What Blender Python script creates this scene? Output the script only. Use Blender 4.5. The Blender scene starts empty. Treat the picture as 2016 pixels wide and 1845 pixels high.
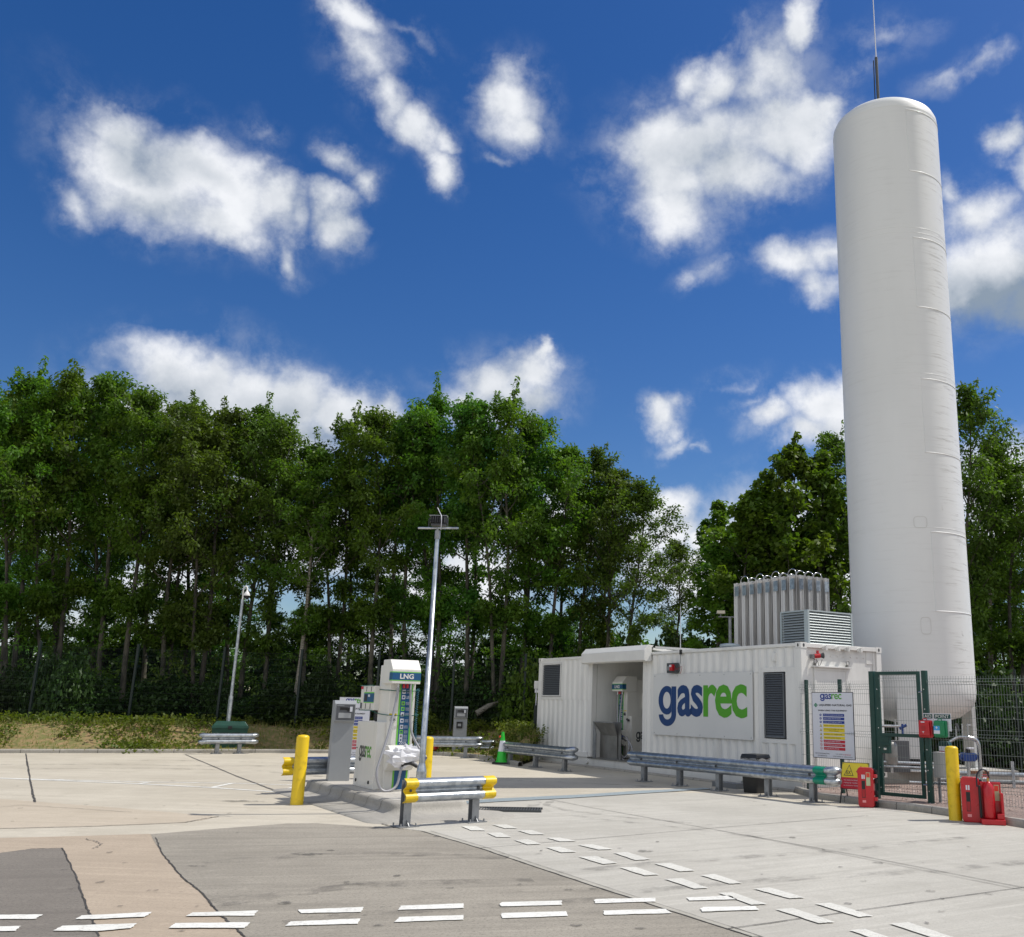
import bpy, math, random
import numpy as np
from mathutils import Vector, Matrix
R = math.radians
SC = bpy.context.scene
COL = SC.collection
random.seed(7)

# ------------------------------------------------------------------ camera
W0, H0 = 2016.0, 1845.0                     # pixel frame the survey of the photograph used
FPX, CX, CY = 1870.0, 1226.0, 922.5
PITCH, ROLL, EYE = R(14.1), R(1.15), 1.6
_F = np.array([0, math.cos(PITCH), math.sin(PITCH)])
_U = np.array([0, -math.sin(PITCH), math.cos(PITCH)])
_R = np.array([1., 0, 0])
CR = _R*math.cos(ROLL)+_U*math.sin(ROLL)
CU = -_R*math.sin(ROLL)+_U*math.cos(ROLL)
cam_d = bpy.data.cameras.new('camera')
cam = bpy.data.objects.new('camera', cam_d); COL.objects.link(cam)
cam.matrix_world = Matrix(((CR[0], CU[0], -_F[0], 0), (CR[1], CU[1], -_F[1], 0), (CR[2], CU[2], -_F[2], EYE), (0, 0, 0, 1)))
cam_d.sensor_fit = 'HORIZONTAL'; cam_d.sensor_width = 36
cam_d.lens = FPX/W0*36
cam_d.shift_x = (W0/2-CX)/W0
cam_d.clip_start = 0.1; cam_d.clip_end = 3000
SC.camera = cam

def ray(x, y): return _F+CR*(x-CX)/FPX-CU*(y-CY)/FPX
def G(x, y, z=0.0):
    "point of the level z seen at a survey pixel"
    d = ray(x, y); t = (z-EYE)/d[2]
    return Vector((d[0]*t, d[1]*t, z))
def atY(x, y, Y):
    d = ray(x, y); t = Y/d[1]
    return Vector((d[0]*t, Y, EYE+d[2]*t))

# ------------------------------------------------------------------ light
SUN_AZ, SUN_EL = R(14), R(56)               # azimuth counted from +x towards +y
sv = Vector((math.cos(SUN_EL)*math.cos(SUN_AZ), math.cos(SUN_EL)*math.sin(SUN_AZ), math.sin(SUN_EL)))
sd = bpy.data.lights.new('sun', 'SUN'); sd.energy = 4.3; sd.angle = R(0.5); sd.color = (1, .955, .88)
so = bpy.data.objects.new('sun', sd); COL.objects.link(so)
so.rotation_euler = sv.to_track_quat('Z', 'Y').to_euler(); so.location = (20, 0, 40)
SC.view_settings.view_transform = 'Standard'; SC.view_settings.look = 'None'
SC.view_settings.exposure = 0.0; SC.view_settings.gamma = 1

class NT:
    def __init__(s, tree): s.t = tree; s.n = tree.nodes; s.l = tree.links
    def put(s, sock, v):
        if hasattr(v, 'is_linked') or isinstance(v, bpy.types.NodeSocket): s.l.new(v, sock)
        elif isinstance(v, (tuple, list)) and sock.type == 'RGBA' and len(v) == 3: sock.default_value = (*v, 1)
        else: sock.default_value = v
    def m(s, op, a, b=None, c=None, clamp=False):
        n = s.n.new('ShaderNodeMath'); n.operation = op; n.use_clamp = clamp
        for i, v in enumerate((a, b, c)):
            if v is not None: s.put(n.inputs[i], v)
        return n.outputs[0]
    def vm(s, op, a, b=None, out=0):
        n = s.n.new('ShaderNodeVectorMath'); n.operation = op
        s.put(n.inputs[0], a)
        if b is not None:
            s.put(n.inputs[3] if op == 'SCALE' else n.inputs[1], b)
        return n.outputs[out]
    def ss(s, x, a, b, lo=0., hi=1.):
        n = s.n.new('ShaderNodeMapRange'); n.interpolation_type = 'SMOOTHSTEP'
        for i, v in enumerate((x, a, b, lo, hi)): s.put(n.inputs[i], v)
        return n.outputs[0]
    def mix(s, f, a, b, mode='MIX'):
        n = s.n.new('ShaderNodeMix'); n.data_type = 'RGBA'; n.blend_type = mode
        s.put(n.inputs[0], f); s.put(n.inputs[6], a); s.put(n.inputs[7], b)
        return n.outputs[2]
    def noise(s, vec, scale, detail=4, rough=.5, out=0, dist=0.):
        n = s.n.new('ShaderNodeTexNoise')
        s.put(n.inputs['Vector'], vec); s.put(n.inputs['Scale'], scale)
        n.inputs['Detail'].default_value = detail; n.inputs['Roughness'].default_value = rough; n.inputs['Distortion'].default_value = dist
        return n.outputs[out]
    def scalev(s, vec, x, y, z):
        n = s.n.new('ShaderNodeVectorMath'); n.operation = 'MULTIPLY'; s.put(n.inputs[0], vec); n.inputs[1].default_value = (x, y, z)
        return n.outputs[0]

world = bpy.data.worlds.new('World'); SC.world = world; world.use_nodes = True
wt = NT(world.node_tree); wt.n.clear()
wo = wt.n.new('ShaderNodeOutputWorld'); bg = wt.n.new('ShaderNodeBackground')
sky = wt.n.new('ShaderNodeTexSky'); sky.sky_type = 'NISHITA'; sky.sun_disc = False
sky.sun_elevation = SUN_EL; sky.sun_rotation = math.pi/2-SUN_AZ
sky.air_density = 1.0; sky.dust_density = 0.35; sky.ozone_density = 2.5
SKYS = 0.10
tc = wt.n.new('ShaderNodeTexCoord'); nrm = wt.vm('NORMALIZE', tc.outputs['Generated'])
# real clouds stand in given directions of the sky: centre, two radii, tilt, weight
CL = [(225,255,75,60,20,1),(235,330,105,95,0,1.05),(290,390,120,90,0,1.05),(370,350,120,80,30,1.05),(450,400,120,85,15,1.05),(400,445,150,55,0,1),(540,415,80,65,20,1),(600,430,50,45,0,.75),(690,440,60,52,-10,.95),(575,505,35,40,0,.75),
 (690,325,60,30,15,.6),(490,265,45,30,0,.45),(740,360,30,40,0,.7),(130,400,60,40,20,.6),
 (690,25,70,45,20,.9),(715,110,60,80,-15,.8),(770,190,55,75,-20,.95),(825,250,50,60,-20,.95),(870,330,40,55,-10,.9),(810,45,80,30,15,.5),(880,270,30,30,0,.7),
 (1000,165,65,70,0,.95),(1045,215,55,50,30,.95),(1020,110,35,25,0,.5),(1000,300,35,18,0,.45),(1100,215,30,20,0,.4),
 (1400,265,170,75,-15,1),(1310,270,95,80,0,1),(1350,360,120,75,0,1),(1450,330,130,70,-20,1),(1440,140,55,80,25,.95),(1510,100,70,45,0,.8),(1585,35,40,60,0,1),(1500,60,60,40,0,.5),(1590,210,95,60,0,1),(1640,195,55,40,0,.9),(1320,430,50,40,0,.7),(1260,300,45,60,0,.8),(1380,140,50,50,0,.8),
 (1560,530,75,50,10,.85),(1620,520,60,50,0,.8),(1600,590,60,35,20,.7),(1390,535,70,28,-25,.5),(1340,555,30,18,0,.4),
 (1920,430,95,75,0,1),(1960,530,130,120,0,1.1),(2010,260,45,45,0,.95),(2060,330,70,90,0,1),(2010,590,80,70,0,1.1),(1890,560,60,70,0,1),(1865,370,25,35,0,.7),(1850,140,45,28,-10,.5),(1920,100,60,30,-25,.45),(1730,50,70,35,0,.42),(1700,110,60,30,-20,.42),(1960,80,40,40,0,.4),
 (340,715,100,65,0,1.05),(420,740,90,70,0,1.05),(500,760,90,60,0,1.05),(570,780,110,70,0,1.1),(680,800,90,55,0,1.05),(750,830,80,50,0,1),(560,860,160,60,0,1),(300,790,160,60,0,1),(190,730,60,25,0,.55),
 (990,750,90,50,0,1),(1060,730,50,50,0,1),(940,790,70,50,0,1),(1050,780,60,40,0,.9),(1080,690,20,20,0,.9),(880,790,30,25,0,.5),
 (1300,822,46,34,0,.95),(1315,862,50,20,0,.7),(1340,800,30,25,0,.6),(1370,875,35,10,0,.45),
 (1600,790,75,60,0,1.05),(1630,830,70,60,0,1.1),(1500,815,50,38,0,.95),(1570,840,60,45,0,1),(1430,760,55,20,-15,.42),(1450,790,40,18,-20,.45),(1660,760,50,60,0,1),
 (1310,985,65,48,0,1.05),(1280,1040,90,70,0,1.1),(1370,1070,60,40,0,1),(1330,1130,140,70,0,1.1),(1910,775,20,28,0,.7),
 (120,1010,220,60,0,1.0),(330,1150,240,70,0,.95),(650,1080,180,80,0,1.0),(900,1120,200,90,0,1.05),(480,960,160,50,0,.9),(1100,1040,170,90,0,1),(1560,1100,220,150,0,1.05),(1980,1000,130,110,0,1.05),(100,1240,300,60,0,.8),(800,1260,350,50,0,.8)]
CL += [(290,350,170,115,25,.9),(520,440,110,60,0,.6),(1390,300,190,130,-10,.85),(1500,250,150,110,0,.8),(1580,240,120,80,0,1),(1340,400,110,80,0,1),(1330,300,110,90,0,1),(1530,120,90,80,30,.85),(1480,340,110,70,0,1),(430,770,230,100,8,.9),(740,110,90,120,-20,.6),(1020,190,90,85,0,.75),(1000,765,120,70,0,.85)]
GREY = [(280,300,90,60,20,.5),(350,330,70,40,20,.35),(1990,600,120,75,0,1),(1940,560,90,50,0,.4),(540,800,110,50,0,.4),(370,760,80,50,0,.45),(1400,300,110,40,0,.22),(1020,790,80,25,0,.45),(1640,850,70,30,0,.3),(1310,1020,60,25,0,.3),(270,420,120,35,10,.35),(640,850,90,30,0,.4)]
CL += [(-500,300,260,120,10,1),(-350,900,300,130,0,1),(2700,500,260,160,0,1),(2600,1000,300,120,0,1)]
w1 = wt.noise(nrm, 6, 3, .5, out=1); w2 = wt.noise(nrm, 26, 5, .6, out=1)
warp = wt.vm('ADD', wt.vm('SCALE', wt.vm('SUBTRACT', w1, (.5, .5, .5)), .09), wt.vm('SCALE', wt.vm('SUBTRACT', w2, (.5, .5, .5)), .035))
nw = wt.vm('ADD', nrm, warp)
def blobs(vec, lst):
    acc = None
    for (x, y, rx, ry, rot, wgt) in lst:
        c = ray(x, y); L = np.linalg.norm(c); c = c/L
        e1 = ray(x+1, y); e1 = e1/np.linalg.norm(e1)-c; e2 = ray(x, y-1); e2 = e2/np.linalg.norm(e2)-c
        cr, sr = math.cos(R(-rot)), math.sin(R(-rot))
        # tangent axes (1 px long); turn them, then divide by the radii
        k1, k2 = np.linalg.norm(e1), np.linalg.norm(e2)
        t1, t2 = e1/k1, e2/k2
        a = (t1*cr+t2*sr)/(rx*k1); b = (-t1*sr+t2*cr)/(ry*k2)
        # centre is subtracted so that only this side of the sky counts
        da = wt.vm('DOT_PRODUCT', vec, tuple(a), out=1); db = wt.vm('DOT_PRODUCT', vec, tuple(b), out=1)
        r2 = wt.m('ADD', wt.m('MULTIPLY', wt.m('SUBTRACT', da, float(a@c)), wt.m('SUBTRACT', da, float(a@c))), wt.m('MULTIPLY', wt.m('SUBTRACT', db, float(b@c)), wt.m('SUBTRACT', db, float(b@c))))
        f = wt.m('SUBTRACT', wt.m('MULTIPLY_ADD', wt.m('POWER', r2, .6), -.74*wgt, wgt*1.17), .0)
        acc = f if acc is None else wt.m('SMOOTH_MAX', acc, f, .12)
    return acc
field = blobs(nw, CL)
field = wt.m('MAXIMUM', field, -0.6)
sx = wt.n.new('ShaderNodeSeparateXYZ'); wt.put(sx.inputs[0], nrm)
fb = wt.noise(nrm, 15, 9, .62)
# unseen cloud cover added behind the camera as neutral fill light
big = wt.noise(nrm, 2.3, 6, .55)
rear = wt.m('MULTIPLY', wt.ss(sx.outputs[1], .1, -.2), wt.ss(big, .34, .50, -.2, 1.1))
field = wt.m('MAXIMUM', field, wt.m('SUBTRACT', rear, wt.ss(sx.outputs[1], -.1, .25, 0., .5)))
above = wt.ss(sx.outputs[2], -.02, .02)
f2 = wt.m('ADD', field, wt.m('MULTIPLY', wt.m('SUBTRACT', fb, .5), 1.25))
wisp = wt.noise(wt.vm('ADD', nrm, wt.vm('SCALE', wt.vm('SUBTRACT', w1, (.5, .5, .5)), .06)), 17, 9, .66)
veil = wt.m('MULTIPLY', wt.ss(field, -.22, .8), wt.ss(wisp, .40, .72))
core = wt.ss(f2, .16, 1.08)
dens = wt.m('MULTIPLY', wt.m('MAXIMUM', core, wt.m('MULTIPLY', veil, .42)), above)
# relief: the same noise sampled a little towards the sun
off = wt.vm('ADD', nrm, tuple(float(v)*.022 for v in (sv.x, sv.y*.2, sv.z)))
fbs = wt.noise(off, 15, 4, .55)
rel = wt.m('SUBTRACT', fb, fbs)
fb4 = wt.noise(nrm, 6, 3, .5)
grey = wt.m('MAXIMUM', blobs(nw, GREY), 0.)
lit = wt.m('ADD', wt.m('MULTIPLY_ADD', rel, .9, .84), wt.m('MULTIPLY', wt.m('SUBTRACT', .52, fb4), 1.1))
lit = wt.m('SUBTRACT', lit, wt.m('MULTIPLY', grey, 1.15))
thick = wt.ss(f2, .6, 1.7)
lit = wt.m('MULTIPLY_ADD', wt.ss(f2, .5, 1.15), .16, wt.m('SUBTRACT', lit, .12))
lit = wt.m('SUBTRACT', lit, wt.m('MULTIPLY', thick, .06))
lit = wt.m('MINIMUM', wt.m('MAXIMUM', lit, 0.), 1.)
ccol = wt.mix(lit, (.27, .34, .43), (.90, .92, .96))
hs = wt.n.new('ShaderNodeHueSaturation'); hs.inputs['Saturation'].default_value = 1.36; hs.inputs['Value'].default_value = .97
hs.inputs['Hue'].default_value = .512
wt.put(hs.inputs['Color'], sky.outputs[0])
skyc = wt.mix(1.0, hs.outputs[0], (SKYS,)*3, 'MULTIPLY')
tot = wt.mix(dens, skyc, ccol)
wt.put(bg.inputs[0], tot); bg.inputs[1].default_value = 1.0
wt.l.new(bg.outputs[0], wo.inputs[0])
try: world.cycles.sampling_method = 'MANUAL'; world.cycles.sample_map_resolution = 512
except Exception: pass

# ------------------------------------------------------------------ materials
MT = {}
def mat(name, col, rough=.5, metal=0., var=0., scale=6., bump=0., bscale=60., coat=0., col2=None, stretch=(1, 1, 1), spec=.5, detail=6, lo=.35, hi=.65, trans=0., objrand=0.):
    if name in MT: return MT[name]
    m = bpy.data.materials.new(name); m.use_nodes = True; t = NT(m.node_tree)
    b = t.n['Principled BSDF']
    b.inputs['Roughness'].default_value = rough; b.inputs['Metallic'].default_value = metal
    b.inputs['Coat Weight'].default_value = coat; b.inputs['Specular IOR Level'].default_value = spec
    tcn = t.n.new('ShaderNodeTexCoord'); vec = tcn.outputs['Object']
    if stretch != (1, 1, 1): vec = t.scalev(vec, *stretch)
    c = (*col, 1)
    if var > 0 or col2:
        nz = t.noise(vec, scale, detail, .6)
        c2 = col2 if col2 else tuple(v*(1-var) for v in col)
        c = t.mix(t.ss(nz, lo, hi), col, c2)
        t.put(b.inputs['Roughness'], t.m('MULTIPLY_ADD', nz, .25, rough-.12))
    if objrand:
        oi = t.n.new('ShaderNodeObjectInfo'); h = t.n.new('ShaderNodeHueSaturation')
        t.put(h.inputs['Color'], c); t.put(h.inputs['Value'], t.m('MULTIPLY_ADD', oi.outputs['Random'], objrand, 1-objrand/2))
        t.put(h.inputs['Hue'], t.m('MULTIPLY_ADD', oi.outputs['Random'], .03, .485)); c = h.outputs[0]
    t.put(b.inputs['Base Color'], c)
    if bump:
        bn = t.n.new('ShaderNodeBump'); bn.inputs['Strength'].default_value = bump; bn.inputs['Distance'].default_value = .01
        t.put(bn.inputs['Height'], t.noise(vec, bscale, 5, .6)); t.l.new(bn.outputs[0], b.inputs['Normal'])
    if trans:
        tr = t.n.new('ShaderNodeBsdfTranslucent'); mx = t.n.new('ShaderNodeMixShader'); mx.inputs[0].default_value = trans
        t.put(tr.inputs[0], t.mix(1.0, c, (1.2, 1.3, .5), 'MULTIPLY'))
        o = t.n['Material Output']; t.l.new(b.outputs[0], mx.inputs[1]); t.l.new(tr.outputs[0], mx.inputs[2]); t.l.new(mx.outputs[0], o.inputs[0])
    MT[name] = m
    return m

def concrete(name, base, dark, pits, streak_ang=0., streak=.35, speck=.35):
    m = bpy.data.materials.new(name); m.use_nodes = True; t = NT(m.node_tree); b = t.n['Principled BSDF']
    tcn = t.n.new('ShaderNodeTexCoord'); v = tcn.outputs['Object']
    mp = t.n.new('ShaderNodeMapping'); mp.inputs['Rotation'].default_value = (0, 0, streak_ang); t.put(mp.inputs[0], v)
    big = t.noise(v, .35, 5, .6); mid = t.noise(v, 1.9, 6, .65)
    st = t.noise(t.scalev(mp.outputs[0], .25, 2.6, 1), 1.4, 7, .65); st2 = t.noise(t.scalev(mp.outputs[0], .30, 9, 1), 1.0, 6, .7); fine = t.noise(v, 38, 6, .78); fine2 = t.noise(v, 120, 3, .7)
    brush = t.noise(t.scalev(mp.outputs[0], 3, 60, 1), 1.0, 3, .6)
    c = t.mix(t.m('MULTIPLY', t.ss(big, .38, .64), .6), base, dark)
    c = t.mix(t.m('MULTIPLY', t.ss(st, .47, .72), streak), c, dark)
    c = t.mix(t.m('MULTIPLY', t.ss(mid, .48, .68), .45), c, dark)
    c = t.mix(t.m('MULTIPLY', t.ss(st2, .52, .68), streak*.7), c, tuple(min(1, x*1.22) for x in base)); c = t.mix(t.m('MULTIPLY', t.ss(st2, .48, .34), streak*.6), c, tuple(x*.86 for x in dark))
    c = t.mix(t.m('MULTIPLY', t.ss(fine, .48, .66), speck), c, pits)
    c = t.mix(t.m('MULTIPLY', t.ss(fine2, .45, .7), speck*.7), c, pits)
    c = t.mix(t.m('MULTIPLY', t.ss(brush, .5, .7), .12), c, pits)
    lightp = t.noise(v, 6, 5, .7); c = t.mix(t.m('MULTIPLY', t.ss(lightp, .55, .72), .35), c, tuple(min(1, x*1.18) for x in base))
    stain = t.noise(v, 2.7, 3, .5)
    c = t.mix(t.m('MULTIPLY', t.ss(stain, .70, .76), .45), c, tuple(x*.5 for x in dark))
    t.put(b.inputs['Base Color'], c); b.inputs['Roughness'].default_value = .85; b.inputs['Specular IOR Level'].default_value = .3
    bn = t.n.new('ShaderNodeBump'); bn.inputs['Strength'].default_value = .35; bn.inputs['Distance'].default_value = .006
    t.put(bn.inputs['Height'], t.m('ADD', fine, t.m('MULTIPLY', brush, .6))); t.l.new(bn.outputs[0], b.inputs['Normal'])
    MT[name] = m
    return m

ANG = R(-56.96)                              # the site's grid: container, island, kerb
M_slab = concrete('concrete_light', (.53, .485, .40), (.40, .36, .29), (.33, .30, .245), R(4), .6, .5)
M_slab2 = concrete('concrete_pale', (.49, .470, .42), (.37, .352, .31), (.29, .277, .245), -R(33), .6, .6)
M_tan = concrete('concrete_tan', (.46, .378, .290), (.355, .290, .22), (.23, .195, .155), R(5), .5, .6)
M_dark = concrete('concrete_dark', (.350, .320, .268), (.250, .228, .190), (.145, .130, .108), R(-14), .8, .8)
M_dark2 = concrete('concrete_darker', (.235, .212, .182), (.168, .150, .130), (.095, .086, .075), R(-14), .55, .8)
M_tan2 = concrete('concrete_tan_pale', (.50, .435, .345), (.41, .35, .27), (.31, .27, .215), R(5), .5, .5)
M_band = concrete('concrete_band', (.44, .42, .365), (.35, .335, .29), (.27, .26, .225), R(5), .5, .6)
M_kerb = concrete('concrete_kerb', (.40, .38, .34), (.29, .275, .245), (.2, .19, .17), 0, .4, .5)
M_island = concrete('concrete_island', (.52, .49, .44), (.36, .34, .30), (.3, .28, .25), -ANG, .3)
M_joint = mat('joint', (.075, .07, .065), .9, var=.5, scale=8)
M_jointl = mat('joint_light', (.17, .16, .145), .9, var=.4, scale=8)
def paintmat():
    m = bpy.data.materials.new('road_paint'); m.use_nodes = True; t = NT(m.node_tree); b = t.n['Principled BSDF']
    tcn = t.n.new('ShaderNodeTexCoord'); v = tcn.outputs['Object']
    n1 = t.noise(v, 2.2, 5, .7); n2 = t.noise(v, 26, 6, .75); n3 = t.noise(t.scalev(v, 3, 40, 1), 1, 4, .7)
    c = t.mix(t.m('MULTIPLY', t.ss(n1, .40, .70), .55), (.74, .735, .69), (.58, .57, .525)); c = t.mix(t.m('MULTIPLY', t.ss(n2, .50, .66), .55), c, (.36, .34, .30))
    c = t.mix(t.m('MULTIPLY', t.ss(n3, .55, .75), .5), c, (.27, .25, .22))
    t.put(b.inputs['Base Color'], c); b.inputs['Roughness'].default_value = .7
    MT['road_paint'] = m; return m
M_paint = paintmat()
M_paint2 = concrete('faded_paint', (.66, .65, .60), (.54, .53, .485), (.40, .39, .35), R(30), .6, .8)
M_white = mat('white_paint', (.74, .735, .71), .38, var=.06, scale=2.5)
M_cont = mat('container_paint', (.74, .735, .71), .42, var=.20, scale=2.6, bump=.06, bscale=25, stretch=(1, 1, .22), lo=.45, hi=.80)
M_disp = mat('dispenser_paint', (.72, .705, .66), .35, var=.12, scale=3, stretch=(1, 1, .3), lo=.45, hi=.75)
M_galv = mat('galvanised', (.50, .53, .56), .34, .85, col2=(.34, .37, .40), scale=9, lo=.4, hi=.6, bump=.04, bscale=30)
M_galvd = mat('galvanised_dull', (.33, .34, .35), .5, .65, col2=(.25, .26, .27), scale=7)
M_yel = mat('yellow_paint', (.74, .51, .006), .42, var=.28, scale=9, lo=.48, hi=.75, bump=.1, bscale=14)
M_green = mat('green_coating', (.003, .045, .034), .4, var=.2, scale=5)
M_greend = mat('green_coating_dark', (.003, .013, .011), .5, var=.2, scale=5)
M_wire = mat('wire_coating', (.05, .095, .08), .45)
M_bin = mat('grit_bin_green', (.006, .065, .042), .42, var=.2, scale=4)
M_red = mat('red_plastic', (.50, .004, .012), .3, var=.12, scale=5, coat=.3)
M_redd = mat('red_dark', (.36, .008, .012), .35)
M_blk = mat('black_rubber', (.012, .012, .013), .55)
M_dkgrey = mat('dark_grey', (.06, .065, .07), .45)
M_grey = mat('totem_grey', (.30, .315, .33), .4, var=.05, scale=4)
M_greyd = mat('totem_grey_dark', (.10, .105, .115), .45)
M_louv = mat('louvre_grey', (.11, .12, .13), .4)
M_louvs = mat('louvre_steel', (.42, .47, .48), .38, .25)
M_alu = mat('fin_aluminium', (.62, .61, .595), .42, .25, col2=(.47, .45, .43), scale=2, stretch=(1, 1, .2))
M_steel = mat('stainless', (.55, .56, .57), .25, .95, var=.2, scale=5)
M_steeld = mat('stainless_dull', (.30, .295, .28), .42, .5, var=.25, scale=3)
M_hose = mat('hose_grey', (.33, .33, .35), .4, .3, bump=.4, bscale=150)
M_blue = mat('sign_blue', (.004, .03, .25), .4)
M_teal = mat('sign_teal', (.003, .075, .20), .35)
M_lgreen = mat('lime', (.16, .52, .05), .4)
M_logog = mat('logo_green', (.075, .34, .012), .4)
M_logob = mat('logo_blue', (.003, .04, .16), .4)
M_sign = mat('sign_white', (.66, .67, .73), .35)
M_ink = mat('ink', (.02, .02, .025), .5)
M_sy = mat('sign_yellow', (.75, .58, .02), .4)
M_sr = mat('sign_red', (.50, .01, .03), .4)
M_cable = mat('cable_blue', (.005, .10, .16), .4)
M_strap = mat('strap_green', (.003, .10, .075), .5)
M_bag = mat('plastic_bag', (.72, .72, .75), .3, coat=.2)
M_bluev = mat('valve_blue', (.006, .045, .22), .35)
M_fluog = mat('cone_green', (.02, .48, .03), .4)
M_sticker = mat('sticker_blue', (.05, .32, .62), .4)
M_fagreen = mat('aid_green', (.004, .20, .075), .35)
M_tape = mat('tape_green', (.004, .22, .13), .4)
M_ragged = mat('orange_red', (.65, .05, .02), .5)
M_glass = mat('lamp_glass', (.55, .5, .38), .2)
M_timber = mat('timber', (.20, .085, .04), .7)
M_lid = mat('bin_black', (.01, .011, .012), .4)

def tankmat():
    m = bpy.data.materials.new('tank_paint'); m.use_nodes = True; t = NT(m.node_tree); b = t.n['Principled BSDF']
    tcn = t.n.new('ShaderNodeTexCoord'); v = tcn.outputs['Object']
    # fine rubbed, nearly level scuffs on the camera's right flank, dirt in patches
    sxyz = t.n.new('ShaderNodeSeparateXYZ'); t.put(sxyz.inputs[0], v)
    sc = t.noise(t.scalev(v, .9, .9, 13), 1.0, 7, .75, dist=.5)
    patch = t.noise(t.scalev(v, 1, 1, .5), .9, 4, .6)
    side = t.m('MULTIPLY', t.ss(sxyz.outputs[0], .3, .75), t.ss(sxyz.outputs[1], .2, -.4))
    k = t.m('MULTIPLY', t.m('MULTIPLY', t.ss(sc, .50, .66), t.ss(patch, .36, .56)), t.m('MULTIPLY_ADD', side, .50, .08))
    c = t.mix(k, (.73, .735, .725), (.27, .25, .22))
    big = t.noise(t.scalev(v, 1, 1, .25), .8, 3, .5)
    c = t.mix(t.m('MULTIPLY', t.ss(big, .4, .7), .22), c, (.56, .57, .56))
    spot = t.noise(v, 3.2, 4, .6)
    c = t.mix(t.m('MULTIPLY', t.m('MULTIPLY', t.ss(spot, .68, .76), side), .5), c, (.2, .16, .13))
    t.put(b.inputs['Base Color'], c); t.put(b.inputs['Roughness'], t.m('MULTIPLY_ADD', patch, .3, .32))
    b.inputs['Coat Weight'].default_value = .08
    bn = t.n.new('ShaderNodeBump'); bn.inputs['Strength'].default_value = .035; bn.inputs['Distance'].default_value = .02
    t.put(bn.inputs['Height'], t.noise(t.scalev(v, 1, 1, 1.4), 1.4, 3, .5)); t.l.new(bn.outputs[0], b.inputs['Normal'])
    MT['tank_paint'] = m; return m
M_tank = tankmat()

# ------------------------------------------------------------------ mesh helpers
_txt = {}
def text_geo(s, bold=0.0, space=1.0):
    k = (s, bold, space)
    if k in _txt: return _txt[k]
    c = bpy.data.curves.new('t', 'FONT'); c.body = s; c.size = 1; c.offset = bold; c.space_character = space; c.resolution_u = 3
    o = bpy.data.objects.new('t', c); COL.objects.link(o)
    dg = bpy.context.evaluated_depsgraph_get(); me = bpy.data.meshes.new_from_object(o.evaluated_get(dg))
    vs = [(v.co.x, v.co.y) for v in me.vertices]; fs = [tuple(p.vertices) for p in me.polygons]
    bpy.data.objects.remove(o); bpy.data.curves.remove(c); bpy.data.meshes.remove(me)
    _txt[k] = (vs, fs); return _txt[k]

def g_glyph():
    "one-storey g: bowl, stem and open hook, as one outline"
    xh = max(v[1] for v in text_geo('x', .012)[0])
    W_, X_, T_, D_ = .56, xh, .145, .20        # width, x height, stroke, descender
    cx, cy, rx, ry = .265, X_/2, .265, X_/2+.010
    vs, fs = [], []
    n = 28
    def band(c, r1, r2, a0, a1, n, clipx=None):
        k = len(vs)
        for i in range(n+1):
            a = a0+(a1-a0)*i/n
            for (p, q) in (r1, r2):
                x = c[0]+p*math.cos(a); x = min(x, clipx) if clipx is not None else x
                vs.append((x, c[1]+q*math.sin(a)))
        for i in range(n): fs.append((k+2*i, k+2*i+1, k+2*i+3, k+2*i+2))
    band((cx, cy), (rx, ry), (rx-T_, ry-.10), 0, 2*math.pi, n, W_-T_-.004)
    k = len(vs); vs.extend([(W_-T_, 0.0), (W_, 0.0), (W_, X_), (W_-T_, X_)]); fs.append((k, k+1, k+2, k+3))
    band((.285, 0.0), (.275, D_), (.275-T_, D_-.11), math.pi*1.02, math.pi*2, 16)
    return vs, fs

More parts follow.
